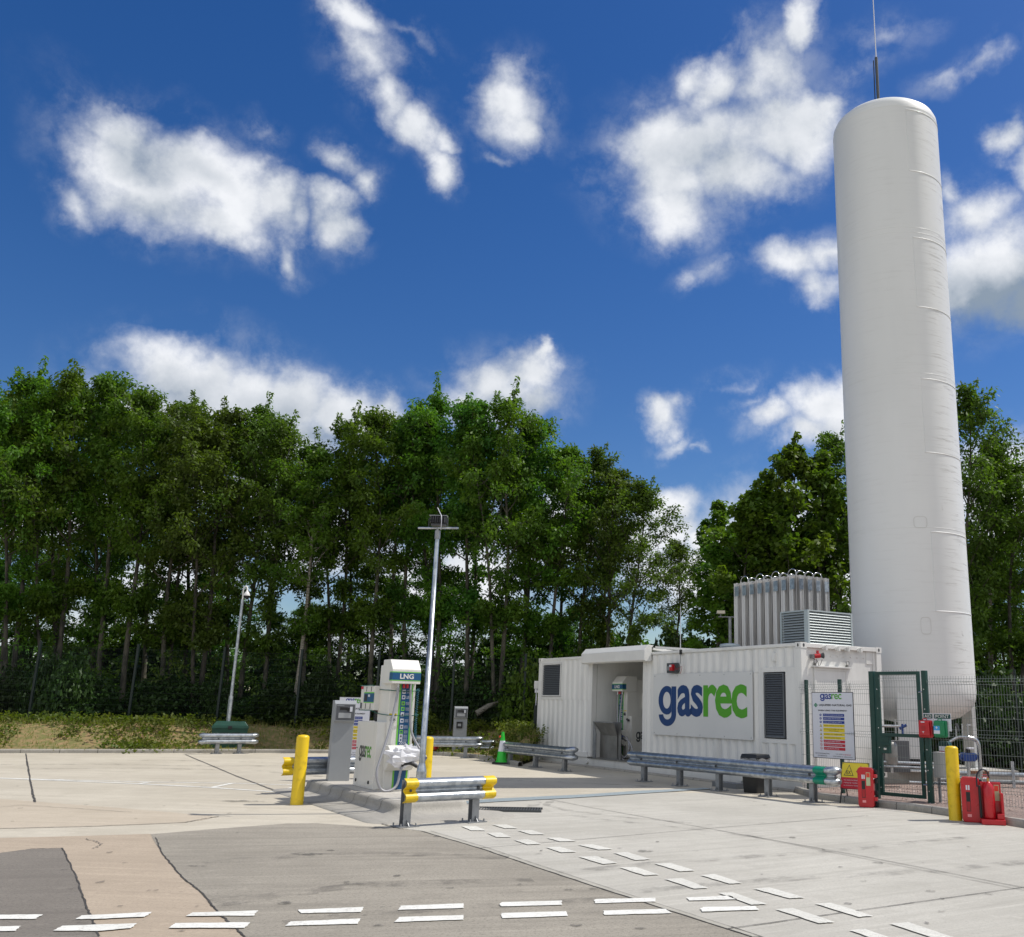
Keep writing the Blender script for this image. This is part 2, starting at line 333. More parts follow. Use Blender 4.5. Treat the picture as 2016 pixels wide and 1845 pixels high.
class MB:
    def __init__(s): s.v = []; s.f = []; s.mi = []; s.sm = []; s.mats = []
    def mat(s, m):
        if m not in s.mats: s.mats.append(m)
        return s.mats.index(m)
    def add(s, vs, fs, m, smooth=False):
        n = len(s.v); s.v += [tuple(v) for v in vs]; i = s.mat(m)
        for f in fs: s.f.append(tuple(a+n for a in f)); s.mi.append(i); s.sm.append(smooth)
        return s
    def box(s, x0, x1, y0, y1, z0, z1, m):
        vs = [(x, y, z) for z in (z0, z1) for y in (y0, y1) for x in (x0, x1)]
        return s.add(vs, [(0, 2, 3, 1), (4, 5, 7, 6), (0, 1, 5, 4), (2, 6, 7, 3), (0, 4, 6, 2), (1, 3, 7, 5)], m)
    def quad(s, a, b, c, d, m): return s.add([a, b, c, d], [(0, 1, 2, 3)], m)
    def poly(s, pts, m): return s.add(pts, [tuple(range(len(pts)))], m)
    def prism(s, pts, d, m, smooth=False):
        "polygon pts (3D) swept by vector d"
        n = len(pts); d = Vector(d)
        vs = [Vector(p) for p in pts]+[Vector(p)+d for p in pts]
        fs = [tuple(range(n))[::-1], tuple(range(n, 2*n))]+[(i, (i+1) % n, n+(i+1) % n, n+i) for i in range(n)]
        return s.add(vs, fs, m, smooth)
    def tube(s, pts, r, m, n=8, cap=True, smooth=True):
        pts = [Vector(p) for p in pts]; rs = r if isinstance(r, (list, tuple)) else [r]*len(pts)
        vs = []; up = None
        for i, p in enumerate(pts):
            t = (pts[min(i+1, len(pts)-1)]-pts[max(i-1, 0)]).normalized()
            if up is None:
                up = Vector((0, 0, 1)) if abs(t.z) < .9 else Vector((1, 0, 0))
            a = t.cross(up).normalized(); b = a.cross(t).normalized(); up = b
            for k in range(n):
                an = 2*math.pi*k/n; vs.append(p+(a*math.cos(an)+b*math.sin(an))*rs[i])
        fs = []
        for i in range(len(pts)-1):
            for k in range(n): fs.append((i*n+k, i*n+(k+1) % n, (i+1)*n+(k+1) % n, (i+1)*n+k))
        s.add(vs, fs, m, smooth)
        if cap:
            L = len(pts)-1
            s.add(vs[:n][::-1]+vs[L*n:], [tuple(range(n)), tuple(range(n, 2*n))], m)
        return s
    def lathe(s, prof, m, n=24, c=(0, 0), smooth=True):
        vs = []; fs = []
        for (r, z) in prof:
            for k in range(n): a = 2*math.pi*k/n; vs.append((c[0]+r*math.cos(a), c[1]+r*math.sin(a), z))
        for i in range(len(prof)-1):
            for k in range(n): fs.append((i*n+k, i*n+(k+1) % n, (i+1)*n+(k+1) % n, (i+1)*n+k))
        return s.add(vs, fs, m, smooth)
    def text(s, body, o, xd, yd, w, h, m, bold=.0, space=1., align=None):
        "letters filling the rectangle from o, w along xd, h along yd"
        vs, fs = text_geo(body, bold, space)
        xs = [v[0] for v in vs]; ys = [v[1] for v in vs]; x0, x1, y0, y1 = min(xs), max(xs), min(ys), max(ys)
        o, xd, yd = Vector(o), Vector(xd).normalized(), Vector(yd).normalized()
        return s.add([o+xd*((a-x0)/(x1-x0)*w)+yd*((b-y0)/(y1-y0)*h) for a, b in vs], fs, m)
    def logo(s, o, xd, yd, w, h, m1, m2, bold=.014):
        a, fa = g_glyph(); t2, f2 = text_geo('as', bold, .93); b, fb = text_geo('rec', bold, .93)
        k0 = min(v[0] for v in t2); n0 = len(a); a = a+[(v[0]-k0+.56+.035, v[1]) for v in t2]; fa = fa+[tuple(i+n0 for i in q) for q in f2]
        ax1 = max(v[0] for v in a); ax0 = min(v[0] for v in a); bx0 = min(v[0] for v in b)
        b = [(v[0]-bx0+ax1+.012, v[1]) for v in b]
        x1 = max(v[0] for v in b); y0 = min(v[1] for v in a); y1 = max(v[1] for v in a+b)
        o, xd, yd = Vector(o), Vector(xd).normalized(), Vector(yd).normalized()
        P = lambda v: o+xd*((v[0]-ax0)/(x1-ax0)*w)+yd*((v[1]-y0)/(y1-y0)*h)
        s.add([P(v) for v in a], fa, m1); s.add([P(v) for v in b], fb, m2); return s
    def mesh(s, name):
        me = bpy.data.meshes.new(name); me.from_pydata(s.v, [], s.f)
        for m in s.mats: me.materials.append(m)
        me.polygons.foreach_set('material_index', s.mi); me.polygons.foreach_set('use_smooth', s.sm)
        me.update(); return me
    def build(s, name, parent=None, bevel=0., label=None, loc=None):
        o = bpy.data.objects.new(name, s.mesh(name)); COL.objects.link(o)
        if parent: o.parent = parent
        if loc is not None: o.location = loc
        if label: o['label'] = label
        if bevel:
            b = o.modifiers.new('bevel', 'BEVEL'); b.width = bevel; b.segments = 2; b.limit_method = 'ANGLE'; b.angle_limit = R(40); b.harden_normals = False
        return o
def tag(o, label, cat, group=None, kind=None):
    o['label'] = label; o['category'] = cat
    if group: o['group'] = group
    if kind: o['kind'] = kind
    return o
def struct(o, kind='structure'): o['kind'] = kind; return o
def thing(name, label, cat, loc=(0, 0, 0), rz=0., group=None):
    o = bpy.data.objects.new(name, None); COL.objects.link(o); o.location = loc; o.rotation_euler = (0, 0, rz); o.empty_display_size = .2
    return tag(o, label, cat, group)
def copy_tree(o, parent=None):
    c = o.copy(); COL.objects.link(c); c.parent = parent
    for ch in list(o.children): copy_tree(ch, c)
    return c

# container frame: origin at its far-left near foot, x along the front towards the camera, y to the rear
CO = Vector((-2.46, 29.861, 0)); cu = Vector((math.cos(ANG), math.sin(ANG), 0)); cv = Vector((-math.sin(ANG), math.cos(ANG), 0))
def CW(x, y, z=0.): return CO+cu*x+cv*y+Vector((0, 0, z))

# ================================================================== SETTING
def sheet(name, pts, z, m):
    mb = MB(); mb.poly([(p.x, p.y, 0) for p in pts], m); o = mb.build(name); o.location = (0, 0, z); return struct(o)
def px(pts): return [G(x, y) for x, y in pts]
# the ground sheet: earth to the horizon
mb = MB(); mb.quad((-700, -700, 0), (700, -700, 0), (700, 700, 0), (-700, 700, 0), mat('earth', (.12, .09, .05), .95, col2=(.06, .09, .025), scale=1.2)); struct(mb.build('ground', loc=(0, 0, -.012)))
# kerb line of the yard (from survey pixels), left to right
KL = [G(-420, 1482), G(0, 1483), G(300, 1482.8), G(540, 1482.6), G(700, 1483.5), G(844, 1486.5), G(900, 1489.5), G(950, 1494.5), G(985, 1501), G(1020, 1509)]
K_end = CW(0.3, -.30)
yard = [Vector((-60, -25, 0)), Vector((30, -25, 0)), Vector((30, 2, 0)), G(2250, 1672), G(2016, 1630), G(1940, 1618), G(1870, 1607), G(1730, 1589), CW(11.4, -.22), CW(.3, -.22)]
yard += [Vector((p.x, p.y, 0)) for p in KL[::-1]]+[Vector((-60, 24, 0))]
sheet('concrete_yard', yard, 0.0, M_slab)
pale = px([(829, 1638), (1036, 1702), (1212, 1760), (1480, 1846), (1700, 1920), (2500, 2100), (2500, 1800), (2240, 1670), (2016, 1632), (1870, 1609), (1730, 1591), (1600, 1584), (1400, 1562), (1290, 1560), (1110, 1570), (930, 1579), (905, 1600), (790, 1634)])
sheet('pale_slab', pale, .002, M_slab2)
def jag(p, q, n, a):
    out = [p]
    for i in range(1, n):
        t = i/n; d = (q-p); nn = Vector((-d.y, d.x, 0)).normalized(); out.append(p+d*t+nn*random.uniform(-a, a))
    return out
def rough(pts, n=8, a=.012):
    o = []
    P = px(pts)
    for i, p in enumerate(P): o += jag(p, P[(i+1) % len(P)], n, a)
    return o
tan1 = [(-300, 1560), (0, 1573), (212, 1589), (333, 1599), (430, 1608), (400, 1615), (363, 1620), (181, 1627.6), (0, 1632), (-300, 1640)]
sheet('tan_slab_upper', rough(tan1, 3, .02), .002, M_tan2)
tan2 = [(-300, 1658), (0, 1650), (160, 1646), (297, 1642), (306, 1660), (320, 1682), (357, 1727), (392, 1754), (429, 1797), (482, 1846), (560, 1960), (-300, 1960)]
sheet('tan_slab', rough(tan2, 10, .010), .002, M_tan)
dk1 = [(297, 1643), (430, 1632), (564, 1622), (624, 1621.5), (779, 1631), (829, 1637), (945, 1671), (1036, 1702), (1212, 1760), (1480, 1846), (1900, 1990), (560, 1960), (482, 1846), (429, 1797), (392, 1754), (357, 1727), (320, 1682), (306, 1660)]
sheet('dark_slab', rough(dk1, 10, .006), .004, M_dark)
dk2 = [(-300, 1700), (0, 1680), (60, 1672), (122, 1670.5), (150, 1727), (170, 1787), (195, 1845), (220, 1940), (-300, 1990)]
sheet('dark_slab_left', rough(dk2, 10, .010), .004, M_dark2)
band = [(845, 1637), (960, 1671), (1051, 1702), (1227, 1760), (1497, 1846), (1480, 1846), (1212, 1760), (1036, 1702), (945, 1671), (829, 1637)]
sheet('edge_strip', px(band), .006, M_band)

def ribbon(mb, pts, w, z, m, wob=.0, n=14):
    P = []
    for i in range(len(pts)-1): P += jag(pts[i], pts[i+1], n, wob)
    P.append(pts[-1])
    for i in range(len(P)-1):
        d = (P[i+1]-P[i]).normalized(); nn = Vector((-d.y, d.x, 0))
        w0 = w*random.uniform(.75, 1.25) if wob else w
        a, b = P[i], P[i+1]
        mb.quad((a+nn*w0/2)[:2]+(z,), (a-nn*w0/2)[:2]+(z,), (b-nn*w0/2)[:2]+(z,), (b+nn*w0/2)[:2]+(z,), m)
jm = MB()
for i_, (pts, w, m, wob) in enumerate([
    ([(51, 1484), (60, 1540), (64, 1560), (69, 1580)], .030, M_joint, .006),
    ([(365, 1486), (460, 1526), (548, 1559.5), (600, 1580)], .040, M_jointl, .006),
    ([(306, 1650), (320, 1682), (357, 1727), (392, 1754), (429, 1797), (482, 1846)], .014, M_joint, .007),
    ([(60, 1672), (122, 1670.5), (150, 1727), (170, 1787), (195, 1845)], .014, M_joint, .007),
    ([(829, 1637), (945, 1671), (1036, 1702), (1212, 1760), (1480, 1846)], .018, M_joint, .005),
    ([(848, 1637), (963, 1671), (1054, 1702), (1230, 1760), (1500, 1846)], .010, M_jointl, .003),
    ([(700, 1631), (779, 1631), (829, 1637)], .014, M_joint, .006),
    ([(0, 1632), (181, 1627.6), (363, 1620), (400, 1613), (432, 1608)], .018, M_jointl, .01),
    ([(-60, 1634), (0, 1632)], .018, M_jointl, .01),
    ([(548, 1560), (598, 1574), (690, 1606), (779, 1630)], .022, M_joint, .008),
    ([(945, 1671), (1130, 1655), (1394, 1632), (1703, 1607)], .012, M_joint, .003),
    ([(1078, 1574), (1160, 1590), (1250, 1606), (1394, 1632), (1700, 1687), (2016, 1749), (2400, 1823)], .013, M_joint, .003),
    ([(1480, 1648), (1700, 1691), (2016, 1754), (2400, 1829)], .010, M_jointl, .003),
    ([(1430, 1831), (1661, 1798), (2016, 1748)], .012, M_joint, .003),
    ([(1440, 1826), (1800, 1950)], .012, M_jointl, .003),
    ([(0, 1590), (40, 1586), (140, 1592), (260, 1600)], .012, M_jointl, .01),
    ([(170, 1652), (200, 1662), (185, 1672)], .010, M_jointl, .02)]):
    ribbon(jm, px(pts), w, .0072+.00012*i_, m, wob)
struct(jm.build('slab_joints'))
# painted markings
a5 = lambda x, y: (x*.4993, 1647+y*.4993)
a2 = lambda x, y: (793+x*.6067, 1525+y*.6067)
Q5 = [[(-60, 314), (168, 313), (138, 331), (-60, 331)], [(295, 332), (320, 317), (600, 303), (570, 322), (390, 330)], [(733, 319), (758, 305), (1017, 297), (1000, 318)],
 [(1185, 308), (1175, 294), (1432, 283), (1425, 303)], [(1568, 295), (1580, 278), (1828, 269), (1828, 287)], [(-60, 361), (83, 359), (60, 378), (-60, 381)],
 [(208, 377), (245, 358), (538, 348), (516, 367), (388, 378)], [(664, 366), (690, 347), (985, 344), (965, 366)], [(1124, 358), (1145, 341), (1422, 329), (1412, 350)], [(1555, 343), (1575, 323), (1828, 315), (1828, 333)]]
Q2 = [[(313, 424), (322, 418), (515, 413), (517, 427), (320, 432)], [(318, 460), (322, 454), (530, 448), (536, 463), (322, 471)], [(620, 412), (628, 408), (818, 404), (820, 416), (625, 422)],
 [(650, 446), (850, 440), (874, 454), (655, 460)], [(920, 403), (1062, 397), (1085, 409), (930, 413)], [(965, 440), (975, 434), (1143, 431), (1157, 443), (972, 449)],
 [(190, 170), (235, 169), (270, 184), (222, 184)], [(290, 165), (335, 164), (375, 177), (330, 177)], [(272, 192), (318, 191), (352, 206), (305, 206)], [(372, 184), (420, 183), (463, 197), (415, 197)],
 [(360, 215), (405, 213), (450, 228), (405, 230)], [(467, 208), (510, 207), (566, 219), (510, 220)], [(465, 239), (510, 237), (565, 254), (515, 256)], [(567, 231), (615, 229), (682, 245), (635, 247)],
 [(570, 270), (625, 267), (697, 290), (650, 294)], [(683, 257), (730, 255), (806, 278), (755, 281)], [(703, 305), (755, 303), (832, 328), (785, 331)], [(817, 292), (870, 290), (948, 315), (900, 318)],
 [(848, 342), (905, 340), (992, 372), (945, 374)], [(965, 330), (1010, 326), (1103, 356), (1060, 358)], [(1024, 388), (1070, 386), (1183, 424), (1132, 427)], [(1137, 374), (1190, 370), (1305, 403), (1256, 406)],
 [(1210, 441), (1265, 437), (1402, 483), (1350, 487)], [(1337, 423), (1390, 420), (1527, 463), (1480, 467)], [(1450, 510), (1500, 505), (1620, 548), (1570, 552)], [(1580, 488), (1640, 483), (1810, 540), (1750, 545)]]
pm = MB()
def mark(pts, z=.0108, m=None):
    P = px(pts); o = []
    for i, p in enumerate(P): o += jag(p, P[(i+1) % len(P)], 7, .006)
    pm.poly([(q.x, q.y, z) for q in o], m or M_paint)
for q in Q5: mark([a5(*p) for p in q])
for i_, q in enumerate(Q2): mark([a2(*p) for p in q], m=M_paint2 if i_ > 5 else None)
# two worn dashes broken into bars
for i in range(5): mark([a5(*p) for p in [(1150+i*15, 356), (1160+i*15, 341), (1166+i*15, 341), (1157+i*15, 356)]], .0118)
ribbon(pm, px([(-300, 1525), (0, 1532), (115, 1535.5), (300, 1540), (460, 1542.5), (582, 1546)]), .09, .0040, M_paint, .004)
ribbon(pm, px([(0, 1532.6), (115, 1537), (272, 1543.5), (418, 1551), (548, 1560)]), .11, .0048, M_paint, .004)
for a, b in (((272, 1543.5), (300, 1539.5)), ((418, 1550.5), (460, 1542)), ((548, 1559.5), (580, 1550)), ((108, 1537), (122, 1534.5))): ribbon(pm, px([a, b]), .10, .0056, M_paint, .003)
struct(pm.build('road_markings'))

# faint rubber marks left by turning lorries
mt = bpy.data.materials.new('tyre_rubber'); mt.use_nodes = True; t_ = NT(mt.node_tree); b_ = t_.n['Principled BSDF']; b_.inputs['Base Color'].default_value = (.09, .085, .08, 1); b_.inputs['Roughness'].default_value = .8
tc_ = t_.n.new('ShaderNodeTexCoord'); t_.put(b_.inputs['Alpha'], t_.m('MULTIPLY', t_.ss(t_.noise(tc_.outputs['Object'], 3.0, 6, .7), .42, .7), .34))
tm_ = MB()
for i_, (pts, w) in enumerate([([(-100, 1507), (200, 1505), (420, 1509), (560, 1508)], .35), ([(40, 1514), (300, 1513), (520, 1519), (640, 1530)], .25), ([(250, 1497), (420, 1499), (600, 1503)], .2), ([(1060, 1580), (1047, 1588), (1080, 1600), (1180, 1614), (1330, 1629), (1500, 1650)], .16), ([(1085, 1578), (1075, 1586), (1120, 1597), (1230, 1610), (1400, 1625)], .14),
    ([(1100, 1720), (1300, 1700), (1600, 1680), (1900, 1650)], .2), ([(1200, 1760), (1500, 1735), (1850, 1715), (2100, 1690)], .2), ([(400, 1700), (700, 1680), (1000, 1690)], .25), ([(420, 1780), (700, 1745), (1050, 1735)], .3), ([(560, 1820), (860, 1790), (1200, 1775)], .25), ([(930, 1536), (1100, 1540), (1300, 1550)], .2)]):
    ribbon(tm_, px(pts), w, .0092+.0001*i_, mt, .004, 6)
ms_ = mat('oil_stain', (.10, .095, .085), .7); t_ = NT(ms_.node_tree); tc_ = t_.n.new('ShaderNodeTexCoord')
t_.put(t_.n['Principled BSDF'].inputs['Alpha'], t_.m('MULTIPLY', t_.ss(t_.noise(tc_.outputs['Object'], 9.0, 6, .7), .36, .6), .55))
rq = random.Random(8)
spots = [(602, 1683, .17, .06), (650, 1676, .05, .03), (388, 1707, .10, .03), (475, 1578, .35, .10), (400, 1549, .08, .04), (340, 1538, .05, .03), (860, 1648, .05, .05), (1270, 1677, .09, .06), (700, 1742, .10, .03), (560, 1780, .06, .04), (300, 1755, .05, .05), (1560, 1650, .06, .04), (1730, 1700, .07, .05), (1180, 1690, .05, .05)]
spots += [(rq.uniform(0, 2016), rq.uniform(1500, 1845), rq.uniform(.015, .05), rq.uniform(.01, .04)) for _ in range(70)]
for i_, (x, y, a, b) in enumerate(spots):
    c = G(x, y)
    if y < 1640 and 590 < x < 960: continue
    tm_.poly([(c.x+a*math.cos(k*.4488)*rq.uniform(.6, 1.2), c.y+b*math.sin(k*.4488)*rq.uniform(.6, 1.2)*1.5, .0103+.000004*i_) for k in range(14)], ms_)
struct(tm_.build('tyre_marks'))
# drain channel and gully grate
dm = MB()
a8 = lambda x, y: (976+x*.2421, 1488.4+y*.2421)
ch = [a8(*p) for p in ((-330, 375), (0, 350), (740, 315), (1160, 286), (1700, 262))]; chb = [a8(*p) for p in ((1760, 272), (1320, 300), (600, 347), (0, 377), (-330, 399))]
dm.poly([(p.x, p.y, 0) for p in px(ch+chb)], mat('channel_steel', (.36, .43, .46), .5, .5, col2=(.46, .52, .53), scale=20)); struct(dm.build('drain_channel', loc=(0, 0, .0085)))
cm = MB(); ribbon(cm, px(chb), .03, .0105, M_jointl, .002); struct(cm.build('channel_edge'))
gt = thing('gully_grate', 'dark ribbed steel gully grate set in the pale concrete beside the island', 'drain grate', G(995, 1596))
gm = MB(); gm.box(-.55, .55, -.20, .20, .004, .018, mat('grate_pit', (.03, .03, .03), .8)); gm.build('pit', gt)
gm = MB()
for i in range(26): x = -.53+i*.0425; gm.box(x, x+.018, -.2, .2, .018, .032, M_dkgrey)
gm.box(-.57, .57, -.225, -.2, .004, .034, M_dkgrey).box(-.57, .57, .2, .225, .004, .034, M_dkgrey); gm.build('bars', gt)
gt.rotation_euler.z = R(2)

# perimeter kerb and bank
def kerb(name, pts, h, w, m, side=1):
    mb = MB(); pts = [Vector((p.x, p.y, 0)) for p in pts]
    prof = [(0, -.02), (.0, h-.03), (.02, h), (w, h), (w, -.02)]
    L = []
    for i, p in enumerate(pts):
        d = (pts[min(i+1, len(pts)-1)]-pts[max(i-1, 0)]).normalized(); nn = Vector((-d.y, d.x, 0))*side
        L.append([p+nn*a+Vector((0, 0, b)) for a, b in prof])
    vs = [v for r in L for v in r]; k = len(prof)
    mb.add(vs, [(i*k+j, i*k+j+1, (i+1)*k+j+1, (i+1)*k+j) for i in range(len(L)-1) for j in range(k-1)], m)
    jn = MB()
    for i in range(len(L)-1):      # stone joints
        seg = (pts[i+1]-pts[i]).length; n = max(1, int(seg/.915)); d = (pts[i+1]-pts[i]).normalized(); nn = Vector((-d.y, d.x, 0))*side
        for q in range(n):
            p = pts[i]+d*(q+.5)*seg/n
            a = [p+nn*(u-(.002 if u < .01 else 0))+Vector((0, 0, v+.0015)) for u, v in prof[:4]]
            for j in range(3): mb.quad(a[j], a[j+1], a[j+1]+d*.012, a[j]+d*.012, M_joint)
    return struct(mb.build(name))
kerb('yard_kerb', KL, .11, .13, M_kerb)
kr = [CW(11.42, -.20), G(1600, 1572), G(1730, 1589), G(1800, 1597), G(1870, 1607), G(1940, 1618), G(2016, 1630), G(2120, 1649), G(2250, 1672)]
kerb('compound_kerb', kr, .11, .12, M_kerb)
kerb('plinth_kerb', [CW(-.05, -.22), CW(11.42, -.22)], .05, .10, M_kerb)
# bank of soil behind the kerb, with uneven ground
M_soil = mat('bank_soil', (.27, .18, .09), .95, col2=(.14, .14, .045), scale=6, lo=.34, hi=.62, bump=.5, bscale=9, detail=8)
rng = np.random.default_rng(5)
def bank_h(t):
    u = min(1, max(0, (t-.7)/1.9)); return .085+.03*min(t, 1)+.66*u*u*(3-2*u)+(0.0 if t < 2.6 else min((t-2.6)*.02, .5))
bankpts = [Vector((-70, 8, 0))]+[Vector((p.x, p.y, 0)) for p in KL]+[CW(-.6, .5), CW(-.6, 3.6), CW(4, 8.5), CW(10.5, 9.5), Vector((14, 25.5, 0)), Vector((20, 22, 0)), Vector((40, 14, 0))]
# resample the foot line
foot = []
for i in range(len(bankpts)-1):
    a, b = bankpts[i], bankpts[i+1]; n = max(1, int((b-a).length/.5))
    foot += [a.lerp(b, j/n) for j in range(n)]
foot.append(bankpts[-1])
ts = [.11, .35, .7, 1.05, 1.4, 1.8, 2.2, 2.6, 3.2, 4, 5.5, 8, 13, 22, 45]
grid = []
FN = []
for i, p in enumerate(foot):
    d = (foot[min(i+6, len(foot)-1)]-foot[max(i-6, 0)]).normalized(); nn = Vector((-d.y, d.x, 0))
    nn = (nn*.35+Vector((0.1, 1, 0))*.65).normalized(); FN.append(nn)
    grid.append([p+nn*t+Vector((0, 0, bank_h(t)+(rng.normal(0, .022) if .2 < t < 8 else 0))) for t in ts])
mb = MB(); k = len(ts)
mb.add([v for r in grid for v in r], [(i*k+j, i*k+j+1, (i+1)*k+j+1, (i+1)*k+j) for i in range(len(grid)-1) for j in range(k-1)], M_soil, True)
struct(mb.build('earth_bank'))
# gravel inside the compound
M_grav = mat('gravel', (.34, .24, .20), .9, col2=(.16, .13, .12), scale=28, lo=.4, hi=.6, bump=1., bscale=45, detail=3)
gp = [CW(11.6, -.06), G(1600, 1570)+cv*.1, G(1730, 1586)+cv*.1, G(1870, 1605)+cv*.1, G(2016, 1628)+cv*.1, G(2250, 1670)+cv*.1, Vector((30, 3, 0)), Vector((40, 16, 0)), Vector((14, 28, 0)), CW(10.5, 11), CW(-.6, 9), CW(-.6, 3)]
sheet('compound_gravel', gp, .07, M_grav)
# loose stones: ground cover nobody could count
sm = MB(); 
for i in range(5200):
    u = rng.uniform(11.8, 22); v = rng.uniform(-.1, 6) if u < 15 else rng.uniform(-.0, 6)
    p = CW(u, v, .075)
    # keep to the inside of the kerb
    q = G(1730, 1589); r_ = G(2016, 1630); d = (r_-q); side = (p-q).x*d.y-(p-q).y*d.x
    if side > -.15*d.length: continue
    s_ = rng.uniform(.012, .03); 
    a = [p+Vector((rng.uniform(-1, 1), rng.uniform(-1, 1), rng.uniform(-.2, .6)))*s_ for _ in range(4)]
    sm.add(a, [(0, 1, 2), (0, 2, 3), (0, 3, 1), (1, 3, 2)], mat(random.choice(['stone_a', 'stone_b', 'stone_c']), {0: (.42, .30, .25)}.get(0), .9) if False else MT.setdefault('stone%d' % (i % 3), mat('stone%d' % (i % 3), [(.44, .31, .26), (.30, .25, .23), (.52, .45, .40)][i % 3], .9)))
struct(tag(sm.build('loose_stones'), 'loose pinkish gravel stones behind the mesh fence', 'gravel'), 'stuff')

# ================================================================== ISLAND
K = Vector((-3.963, 16.259, 0))
isl = thing('fuelling_island', 'long raised concrete island with flared kerb under the white fuel dispenser', 'traffic island', K, ANG)
def rrect(x0, x1, y0, y1, r, n=6):
    o = []
    for cx, cy, a0 in ((x1-r, y0+r, -90), (x1-r, y1-r, 0), (x0+r, y1-r, 90), (x0+r, y0+r, 180)):
        for i in range(n+1): a = R(a0+90*i/n); o.append((cx+r*math.cos(a), cy+r*math.sin(a)))
    return o
prof = [(.60, .0), (.585, .018), (.40, .028), (.22, .036), (.13, .05), (.085, .085), (.07, .13), (.066, .165), (.05, .195), (.015, .212), (-.05, .215)]
X0, X1, Y0, Y1 = -2.55, 1.85, -.30, .78
mb = MB(); rings = [[(x, y, z) for x, y in rrect(X0-o, X1+o*1.5, Y0-o, Y1+o, max(.06, .14+o*.5))] for o, z in prof]
n = len(rings[0]); mb.add([v for r in rings for v in r], [(i*n+j, i*n+(j+1) % n, (i+1)*n+(j+1) % n, (i+1)*n+j) for i in range(len(rings)-1) for j in range(n)], M_kerb, True)
isl_kerb = mb
mb = MB(); mb.poly([(x, y, .216) for x, y in rrect(X0+.05, X1-.05, Y0+.05, Y1-.05, .1)], M_island); mb.build('top_slab', isl)
mb = isl_kerb
for x in np.arange(X0+.3, X1, .62):
    for sgn, yy in ((-1, Y0), (1, Y1)):
        P = [(x, yy+sgn*(o+.003), z+.0025) for o, z in prof]
        for j in range(len(P)-1): mb.quad(P[j], P[j+1], (P[j+1][0]+.012, *P[j+1][1:]), (P[j][0]+.012, *P[j][1:]), M_jointl)
mb.build('kerb', isl)

# ================================================================== BARRIERS
def beam_profile():
    # W section, y towards the viewer is negative, z up
    return [(.0, .31), (-.012, .305), (-.075, .275), (-.083, .26), (-.083, .225), (-.075, .21), (-.012, .175), (0, .165), (0, .145), (-.012, .135), (-.075, .10), (-.083, .085), (-.083, .05), (-.075, .035), (-.012, .005), (.0, 0)]
def wbeam(mb, x0, x1, z, m, y=0, t=.006):
    p = [(y+a, z+b) for a, b in beam_profile()]
    f = [(x0, a, b) for a, b in p]; g = [(x1, a, b) for a, b in p]; n = len(p)
    mb.add(f+g, [(i, i+1, n+i+1, n+i) for i in range(n-1)], m, True)
    f2 = [(x0, a+t, b) for a, b in p]; g2 = [(x1, a+t, b) for a, b in p]
    mb.add(f2+g2, [(i+1, i, n+i, n+i+1) for i in range(n-1)], m, True)
    for F, F2 in ((f, f2), (g, g2)):
        mb.add(F+F2, [(i, i+1, n+i+1, n+i) for i in range(n-1)], m)
def curl(mb, x, sgn, z, m, y=0, rad=.09, flare=.03):
    "rounded end of a W beam, bent back"
    p = beam_profile(); n = len(p); vs = []; st = 7
    for k in range(st+1):
        a = math.pi*k/st; r = rad
        for (dy, dz) in p:
            rr = r-dy; f_ = 1+flare*math.sin(a)/.31
            vs.append((x+sgn*rr*math.sin(a)*1.25, y+rad-rr*math.cos(a), z+.155+(dz-.155)*f_))
    mb.add(vs, [(i*n+j, i*n+j+1, (i+1)*n+j+1, (i+1)*n+j) for i in range(st) for j in range(n-1)], m, True)
def barrier(label, p0, p1, posts, ends=('curl', 'curl'), h=.62, bolts=True, dull=False, over=(.2, .2), extra=None):
    p0 = Vector((*p0[:2], 0)); p1 = Vector((*p1[:2], 0)); d = p1-p0; L = d.length; rz = math.atan2(d.y, d.x)
    t = thing('crash_barrier', label, 'crash barrier', p0, rz, 'galvanised crash barriers round the yard')
    z = h-.31; a, b = -over[0], L+over[1]
    mb = MB(); wbeam(mb, a, b, z, M_galv)
    if L > 2:
        for s_ in extra or []: wbeam(mb, s_-.16, s_+.16, z-.001, M_galv, y=-.008)
    mb.build('beam', t)
    for e, x, sg in ((ends[0], a, -1), (ends[1], b, 1)):
        if e == 'curl':
            m2 = MB(); curl(m2, x, sg, z, M_galv); m2.build('end_piece', t)
        if e == 'yellow':
            m2 = MB(); wbeam(m2, x-(.10 if sg < 0 else .08), x+(.08 if sg < 0 else .10), z, M_yel, y=-.008, t=.02); m2.build('end_cap', t, label='yellow end cap')
    for x in posts:
        m2 = MB(); y0 = .035
        m2.box(x-.055, x+.055, y0, y0+.008, .01, h-.03, M_galvd).box(x-.055, x+.055, y0+.1, y0+.108, .01, h-.03, M_galvd).box(x-.004, x+.004, y0+.008, y0+.1, .01, h-.03, M_galvd)
        m2.box(x-.15, x+.15, y0-.08, y0+.19, .003, .015, M_galvd)
        m2.prism([(x-.004, y0-.002, .015), (x-.004, y0-.075, .015), (x-.004, y0-.002, .09)], (.008, 0, 0), M_galvd)
        for dx in (-.11, .11):
            for dy in (-.05, .16): m2.tube([(x+dx, y0+dy, .015), (x+dx, y0+dy, .05)], .011, M_galvd, 6)
        m2.build('post', t)
    for x in posts: MB().tube([(x, -.02, z+.155), (x, -.002, z+.155)], .018, M_dkgrey, 8).build('bolt', t)
    return t
B1 = barrier('galvanised crash barrier with yellow end caps in front of the dispenser island', (-2.75, 13.36), (-1.94, 14.04), [0, 1.06], ('yellow', 'yellow'), over=(.0, .15))
B2 = barrier('galvanised crash barrier with yellow end cap behind the left bollard, past the grey terminal', (-5.75, 17.75), (-4.75, 18.55), [1.0], ('yellow', 'yellow'), over=(.12, .2), h=.62)
